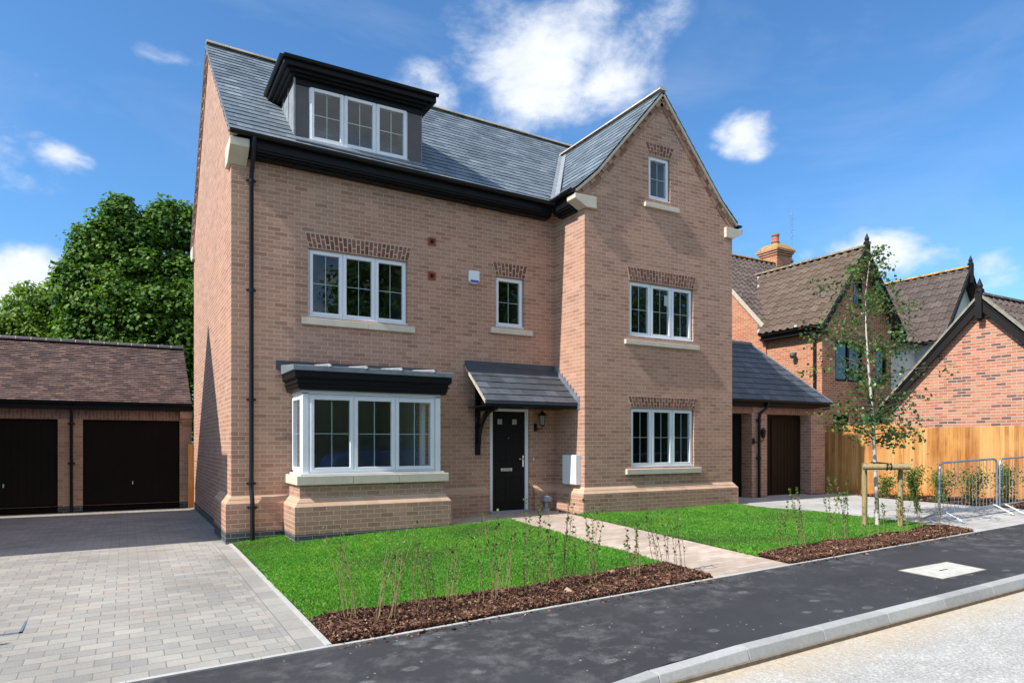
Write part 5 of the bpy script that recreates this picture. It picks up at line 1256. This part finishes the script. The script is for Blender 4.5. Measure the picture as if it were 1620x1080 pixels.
for i in range(84):
    f = random.uniform(.30, 1) if i > 7 else random.uniform(.30, .42); h = f * 4.55; k = max(i_ for i_ in range(7) if tp[i_].z <= h - .03 + 1e-6); q = (h - .03 - tp[k].z) / (tp[k + 1].z - tp[k].z); p0_ = tp[k].lerp(tp[k + 1], min(1, max(0, q)))
    a = random.uniform(0, 2 * PI); L = (1.15 * math.sin(PI * min(1, (f - .18) / .86)) ** .7 + .12) * random.uniform(.55, 1.1)
    dr = Vector((math.cos(a), math.sin(a), random.uniform(.15, .75))).normalized(); pts = [p0_ + dr * (L * s) + Z * (-.22 * L * s * s) for s in (0, .3, .6, .85, 1)]
    mb.tube(pts, [.010, .008, .005, .003, .0018], 5)
    for _ in range(int(40 * L + 14)):
        s = random.uniform(.25, 1.05); p = pts[0].lerp(pts[-1], s) if s < 1 else pts[-1]; p = p0_ + dr * (L * s) + Z * (-.22 * L * s * s)
        p = p + Vector((random.gauss(0, .07), random.gauss(0, .07), random.gauss(-.03, .08))); C.append(tuple(p)); D.append((random.gauss(0, .6), random.gauss(0, .6), random.uniform(-1, .2)))
mb.build('branches', M['stem_dark'], bt_)
np_mesh('crown', leaf_quads(np.array(C), np.array(D), .062, aspect=.42), 4, M['bleaf'], bt_)
stk = thing('tree_stake', 'two rough timber posts with a half round crossbar holding the birch', 'tree stake', (9.4, -5.15, 0))
for px, py in ((9.255, -4.935), (9.61, -5.33)):
    z0 = gz(px, py); mb = MB(); mb.tube([(px, py, z0 - .1), (px + .005, py, z0 + .6), (px, py, z0 + 1.06)], [.043, .041, .040], 12); mb.build('post', M['post'], stk, smooth=True)
a_, b_ = Vector((9.255, -4.935, .99)) + Vector((-.11, -.01, 0)), Vector((9.61, -5.33, 1.0)) + Vector((.0, -.13, 0)); ax_ = (b_ - a_).normalized(); off = Vector((-.49, -.87, 0)) * .06
mb = MB(); mb.tube([a_ + off, b_ + off], .05, 14); mb.build('crossbar', M['post'], stk, smooth=True)
mb = MB(); c_ = a_.lerp(b_, .55) + off
for s in (-.03, .03):
    q = c_ + ax_ * s; vs = []; side = ax_.cross(Z).normalized(); mb.tube([q + side * (.056 * math.cos(t)) + Z * (.056 * math.sin(t)) for t in [2 * PI * k / 12 for k in range(13)]], .011, 5)
tb = Vector((9.43, -5.0, 1.0)); mb.tube([c_ + Z * .05, tb + Vector((.05, -.02, .06)), tb + Vector((.03, .05, .06)), tb + Vector((-.05, .03, .06)), c_ + Z * .055 + ax_ * -.04], .011, 5)
mb.build('strap', M['blackpl'], stk)

# big trees: leaf sprays held by limbs
def tree(name, label, loc, height, crown, leafsize, mat, nclump, per, group=None, trunk_r=.22, flat=.35, light_top=True, cat='tree', clr=.16):
    """crown: list of (cx,cy,cz,rx,ry,rz) lobes in world space"""
    t = thing(name, label, cat, loc, group); L = Vector(loc); mb = MB(); top = L + Z * height * .75
    mb.tube([L - Z * .2, L + Z * height * .25, L + Z * height * .5, top], [trunk_r * 1.2, trunk_r, trunk_r * .7, trunk_r * .3], 9)
    for c in crown:
        p = Vector(c[:3]); s = L + Z * height * random.uniform(.18, .45); mid = s.lerp(p, .5) + Z * .3; mb.tube([s, mid, p, p + Z * c[5] * .6], [trunk_r * .45, trunk_r * .3, trunk_r * .16, .02], 6)
    mb.build('trunk', M['tbark'], t)
    vol = np.array([c[3] * c[4] * c[5] for c in crown]) ** (2 / 3); vol = np.maximum(vol, vol.max() * .16); pr = vol / vol.sum(); C, D, NN = [], [], []
    lobes = np.array(crown); ids = RNG.choice(len(crown), nclump, p=pr)
    for i in ids:                                            # one domed spray of leaves at the end of a twig
        c = lobes[i]; d = RNG.normal(size=3); d /= np.linalg.norm(d)
        if d[2] < -.5: d[2] *= -.5
        r = RNG.uniform(.35, 1.08) ** .45; bump = 1 + .10 * math.sin(d[0] * 7 + i) * math.sin(d[2] * 6 + 2 * i)
        p = c[:3] + d * c[3:6] * r * bump
        n = int(per * RNG.uniform(.6, 1.4)); R_ = leafsize * RNG.uniform(2.0, 4.2)
        ax_d = d * .55 + np.array([0, 0, .75]) + RNG.normal(size=3) * .12; ax_d /= np.linalg.norm(ax_d)
        q = RNG.normal(size=(n, 3)); q /= np.linalg.norm(q, axis=1)[:, None]; q += ax_d * RNG.uniform(.35, 1.1, (n, 1)); q /= np.linalg.norm(q, axis=1)[:, None]
        C.append(p + q * R_ * np.array([1, 1, .62]) * RNG.uniform(.75, 1.05, (n, 1)) - ax_d * R_ * .4)
        nn = q * .75 + ax_d * .45 + RNG.normal(size=(n, 3)) * .38; nn /= np.linalg.norm(nn, axis=1)[:, None]
        t_ = RNG.normal(size=(n, 3)) * .8 + q - ax_d * .7; t_ -= nn * (t_ * nn).sum(1)[:, None]; D.append(t_); NN.append(nn)
    C, D, NN = np.concatenate(C), np.concatenate(D), np.concatenate(NN)
    dd = D / (np.linalg.norm(D, axis=1)[:, None] + 1e-9); s_ = np.cross(NN, dd); sz = (leafsize * RNG.uniform(.6, 1.25, len(C)))[:, None]
    V = np.empty((len(C), 4, 3)); V[:, 0] = C; V[:, 1] = C + dd * sz * .5 + s_ * sz * .46; V[:, 2] = C + dd * sz; V[:, 3] = C + dd * sz * .5 - s_ * sz * .46
    np_mesh('crown', V.reshape(-1, 3), 4, mat, t); return t
M['tbark'] = plain('tree_bark', (.09, .07, .05), .9, .2, noise=.3, nscale=12, bump=.02, bscale=15)
cr = [(.2, 16, 5.8, 3.2, 2.8, 2.8), (-1.6, 15.8, 5.6, 1.7, 2, 2.6), (-2.2, 15.6, 6.6, 1.1, 1.4, 1.7), (-1.3, 15.9, 7.1, 1.2, 1.3, 1.5), (.3, 16, 7.2, 1.5, 1.4, 1.6), (1.9, 15.8, 7.3, 1.6, 1.5, 1.7), (-1.68, 15.5, 8.9, .40, .45, 1.25), (-.95, 15.4, 8.6, .36, .4, .9), (-.32, 15.5, 9.1, .42, .45, 1.15), (.33, 15.5, 9.1, .42, .5, 1.1), (-2.15, 15.4, 8.3, .38, .42, 1.1), (-2.7, 15.4, 7.7, .38, .45, 1.05), (1.0, 15.8, 9, .5, .5, 1.1), (-3.1, 15.4, 6.6, .38, .5, 1.0), (-2.6, 15.8, 4.2, 1.2, 1.5, 2.0), (1.0, 15, 3.6, 2.6, 1.8, 1.8), (-.2, 14.8, 4.6, 1.6, 1.4, 1.6), (.7, 14.2, 1.7, 1.3, .8, 1.9)]
tree('maple_tree', 'dense dark green maple towering behind the garage block', (.4, 16.2, -.3), 9.5, cr, .14, M['mleaf'], 2500, 42)
cr = [(-4.2, 18.3, 4.9, 1.6, 1.8, 2.2), (-3.5, 18.5, 5.4, 1.2, 1.4, 1.8), (-5.3, 18.3, 4.3, 1.5, 1.6, 1.6), (-6.6, 18.5, 4.0, 1.6, 1.6, 1.8), (-4.0, 18.3, 6.4, .6, .7, 1.0), (-4.9, 18.3, 5.6, .6, .6, .8), (-8, 18.5, 4, 1.6, 1.6, 1.8)]
tree('pale_tree', 'lighter green bushy tree at the far left behind the garage roof', (-6.3, 18.8, -.3), 6.5, cr, .13, M['mleaf2'], 1100, 38)
# ------------------------------------------------------------------ across the road (seen only as reflections in the window panes)
def street_tree(x, y, h, w, lb):
    cr = [(x, y, h * .62, w, w, h * .34), (x - w * .5, y + .4, h * .5, w * .6, w * .6, h * .25), (x + w * .5, y - .3, h * .55, w * .6, w * .6, h * .28), (x, y, h * .85, w * .55, w * .55, h * .2)]
    tree('street_tree', lb, (x, y, -.4), h, cr, .26, M['mleaf'], 520, 18, group='street trees across the road', trunk_r=.2)
street_tree(11.2, -24, 14.0, 3.0, 'street tree opposite the front door')
street_tree(19, -24, 14, 3.6, 'street tree opposite the front gable')
street_tree(29.5, -25, 14.0, 4.4, 'street tree opposite the barrier')
street_tree(1.0, -27, 6.5, 2.6, 'street tree opposite the bay window')
hd_ = MB(); hd_.box(-12, 44, -21.6, -20.8, -.6, 4.4); hg = hd_.build('hedge', plain('hedge_green', (.03, .06, .015), .9, .1, noise=.5, nscale=5, bump=.05, bscale=8), loc=(10, -21, -.4)); tag(hg, 'clipped dark hedge along the far side of the road', 'hedge')
car = thing('parked_van', 'tall blue people carrier parked at the far kerb', 'van', (7.0, -15.2, -.3))
M['carblue'] = plain('blue_car_paint', (.02, .06, .32), .2, .6); M['tyre'] = plain('tyre_rubber', (.015, .015, .015), .8); M['carglass'] = plain('car_glass', (.01, .012, .014), .05, .8)
prof = [(-2.05, .28), (-2.1, .62), (-2.0, .86), (-1.15, 1.0), (1.7, 1.02), (2.02, .9), (2.08, .55), (2.05, .28)]
mb = MB(); mb.prism(prof, lambda p, q, t: (7 + p, -15.2 + t, -.3 + q * 1.38), -.9, .9); mb.build('body', M['carblue'], car, bev=.08)
cab = [(-1.15, .99), (-.45, 1.42), (1.15, 1.44), (1.75, 1.01)]
mb = MB(); n = 4; vs = [(7 + p, -15.2 + s * (.82 if q < 1.2 else .62), -.3 + q * 1.38) for s in (-1, 1) for p, q in cab]; mb.add(vs, [(0, 1, 2, 3), (7, 6, 5, 4), (0, 4, 5, 1), (2, 6, 7, 3)]); mb.build('window_glass', M['carglass'], car)
mb = MB(); mb.add([vs[1], vs[2], vs[6], vs[5]] + [(p[0], p[1], p[2] + .035) for p in (vs[1], vs[2], vs[6], vs[5])], [(0, 1, 2, 3), (4, 5, 6, 7), (0, 1, 5, 4), (1, 2, 6, 5), (2, 3, 7, 6), (3, 0, 4, 7)]); mb.build('roof', M['carblue'], car)
for wx in (-1.3, 1.3):
    for s in (-1, 1): mb = MB(); mb.tube([(7 + wx, -15.2 + s * .68, .01), (7 + wx, -15.2 + s * .87, .01)], .31, 18); mb.build('wheel', M['tyre'], car)
st_ = tree('small_tree', 'small young tree left of the driveway', (-5.6, -5.2, -.35), 2.9, [(-5.6, -5.2, 2.1, .45, .45, .5)], .09, M['mleaf2'], 60, 14, trunk_r=.03)

# ------------------------------------------------------------------ sun, sky, clouds
EL = math.atan(.98); EPS = R(4.0)
sd = Vector((-math.cos(EL) * math.cos(EPS), -math.cos(EL) * math.sin(EPS), math.sin(EL)))      # towards the sun
sl_ = bpy.data.lights.new('sun', 'SUN'); sl_.energy = SUN_E; sl_.angle = R(.53); sl_.color = (1, .955, .88)
so = bpy.data.objects.new('sun', sl_); COL.objects.link(so); so.rotation_euler = sd.to_track_quat('Z', 'Y').to_euler(); so.location = (-20, -5, 25)
W = bpy.data.worlds.new('World'); SC.world = W; W.use_nodes = True
nt = W.node_tree; bg_ = nt.nodes['Background']; bg_.inputs[1].default_value = SKY_E
sky = nt.nodes.new('ShaderNodeTexSky'); sky.sky_type = 'NISHITA'; sky.sun_disc = False; sky.sun_elevation = EL
sky.sun_rotation = math.atan2(sd.x, sd.y); sky.air_density = SKY_AIR; sky.dust_density = SKY_DUST; sky.ozone_density = SKY_OZ; sky.altitude = 0
def WN(t, **k):
    n = nt.nodes.new('ShaderNode' + t)
    for a, b in k.items():
        if a in n.inputs.keys(): n.inputs[a].default_value = b
        else: setattr(n, a, b)
    return n
def wm(op, a, b=0.0, clamp=False):
    n = nt.nodes.new('ShaderNodeMath'); n.operation = op; n.use_clamp = clamp
    for i, v in enumerate((a, b)):
        if isinstance(v, bpy.types.NodeSocket): nt.links.new(v, n.inputs[i])
        else: n.inputs[i].default_value = v
    return n.outputs[0]
geo = nt.nodes.new('ShaderNodeTexCoord').outputs['Generated']
def dot(vec):
    n = nt.nodes.new('ShaderNodeVectorMath'); n.operation = 'DOT_PRODUCT'; nt.links.new(geo, n.inputs[0]); n.inputs[1].default_value = tuple(vec); return n.outputs['Value']
def clouddir(az, el): return Vector((math.sin(az) * math.cos(el), math.cos(az) * math.cos(el), math.sin(el)))
def noise3(scale, detail, rough, dist=0.0, off=(0, 0, 0), sc=(1, 1, 1.6)):
    mp = WN('Mapping'); mp.inputs['Location'].default_value = off; mp.inputs['Scale'].default_value = sc; nt.links.new(geo, mp.inputs['Vector'])
    n = WN('TexNoise', Scale=scale, Detail=detail, Roughness=rough, Distortion=dist); nt.links.new(mp.outputs[0], n.inputs['Vector']); return n.outputs['Fac']
# clouds: compass bearing and height of each (degrees), half-width, half-height (degrees), weight
CL = CLOUDS
tot = None
for az, el, wx, wy, am in CL:
    d = clouddir(R(az), R(el)); rt_ = d.cross(Z).normalized(); up_ = rt_.cross(d)
    a = wm('DIVIDE', dot(rt_), math.tan(R(wx))); b = wm('DIVIDE', dot(up_), math.tan(R(wy)))
    r2 = wm('ADD', wm('MULTIPLY', a, a), wm('MULTIPLY', b, b)); f = wm('SUBTRACT', 1.0, wm('SQRT', r2)); f = wm('MULTIPLY', wm('MAXIMUM', f, -1.0), 1.0)
    f = wm('MULTIPLY', wm('MULTIPLY', wm('MAXIMUM', f, 0.0), am), wm('GREATER_THAN', dot(d), 0.0))
    tot = f if tot is None else wm('MAXIMUM', tot, f)
nz = noise3(7.5, 9, .60, .25, (.3, .1, .7)); nz2 = noise3(2.6, 4, .5)
den = wm('ADD', tot, wm('MULTIPLY', wm('SUBTRACT', nz, .52), wm('MULTIPLY', wm('MINIMUM', wm('MULTIPLY', tot, 4.0), 1.0), 2.1)))
rp = WN('ValToRGB'); rp.color_ramp.elements[0].position = .10; rp.color_ramp.elements[1].position = .86
rp.color_ramp.interpolation = 'EASE'; nt.links.new(den, rp.inputs[0]); mask = wm('MULTIPLY', rp.outputs[0], .93)
wisp = WN('ValToRGB'); wisp.color_ramp.elements[0].position = .5; wisp.color_ramp.elements[1].position = .9; nt.links.new(noise3(3.2, 8, .62, .4, (2, 5, 1), (1, 1, 3)), wisp.inputs[0])
mask = wm('MAXIMUM', mask, wm('MULTIPLY', wisp.outputs[0], .16))
shade = WN('ValToRGB'); shade.color_ramp.elements[0].position = .25; shade.color_ramp.elements[0].color = (.62, .70, .84, 1); shade.color_ramp.elements[1].position = .75; shade.color_ramp.elements[1].color = (1, 1, 1, 1); nt.links.new(nz, shade.inputs[0])
cbg = WN('Background'); nt.links.new(shade.outputs[0], cbg.inputs[0]); cbg.inputs[1].default_value = CLOUD_E
tint = WN('Mix', data_type='RGBA', blend_type='MULTIPLY'); tint.inputs['Factor'].default_value = 1; nt.links.new(sky.outputs[0], tint.inputs[6]); tint.inputs[7].default_value = (*SKY_TINT, 1); nt.links.new(tint.outputs[2], bg_.inputs[0])
mxs = WN('MixShader'); nt.links.new(mask, mxs.inputs[0]); nt.links.new(bg_.outputs[0], mxs.inputs[1]); nt.links.new(cbg.outputs[0], mxs.inputs[2]); nt.links.new(mxs.outputs[0], nt.nodes['World Output'].inputs[0])

# ------------------------------------------------------------------ camera and render settings
cam = bpy.data.cameras.new('camera'); co = bpy.data.objects.new('camera', cam); COL.objects.link(co); SC.camera = co
co.location = (-1.5, -11.97, 1.39); co.rotation_euler = (R(90), 0, R(-29.5)); cam.lens = 24.0; cam.sensor_width = 36; cam.shift_y = 160 / 1620; cam.clip_end = 2000; cam.clip_start = .05
SC.view_settings.view_transform = 'Standard'; SC.view_settings.look = 'None'; SC.view_settings.gamma = 1; SC.view_settings.exposure = EXPO
SC.cycles.use_denoising = True; SC.cycles.max_bounces = 8; SC.cycles.transparent_max_bounces = 16; SC.cycles.sample_clamp_indirect = 6; SC.cycles.caustics_reflective = False; SC.cycles.caustics_refractive = False
SC.render.resolution_x = 1024; SC.render.resolution_y = 682
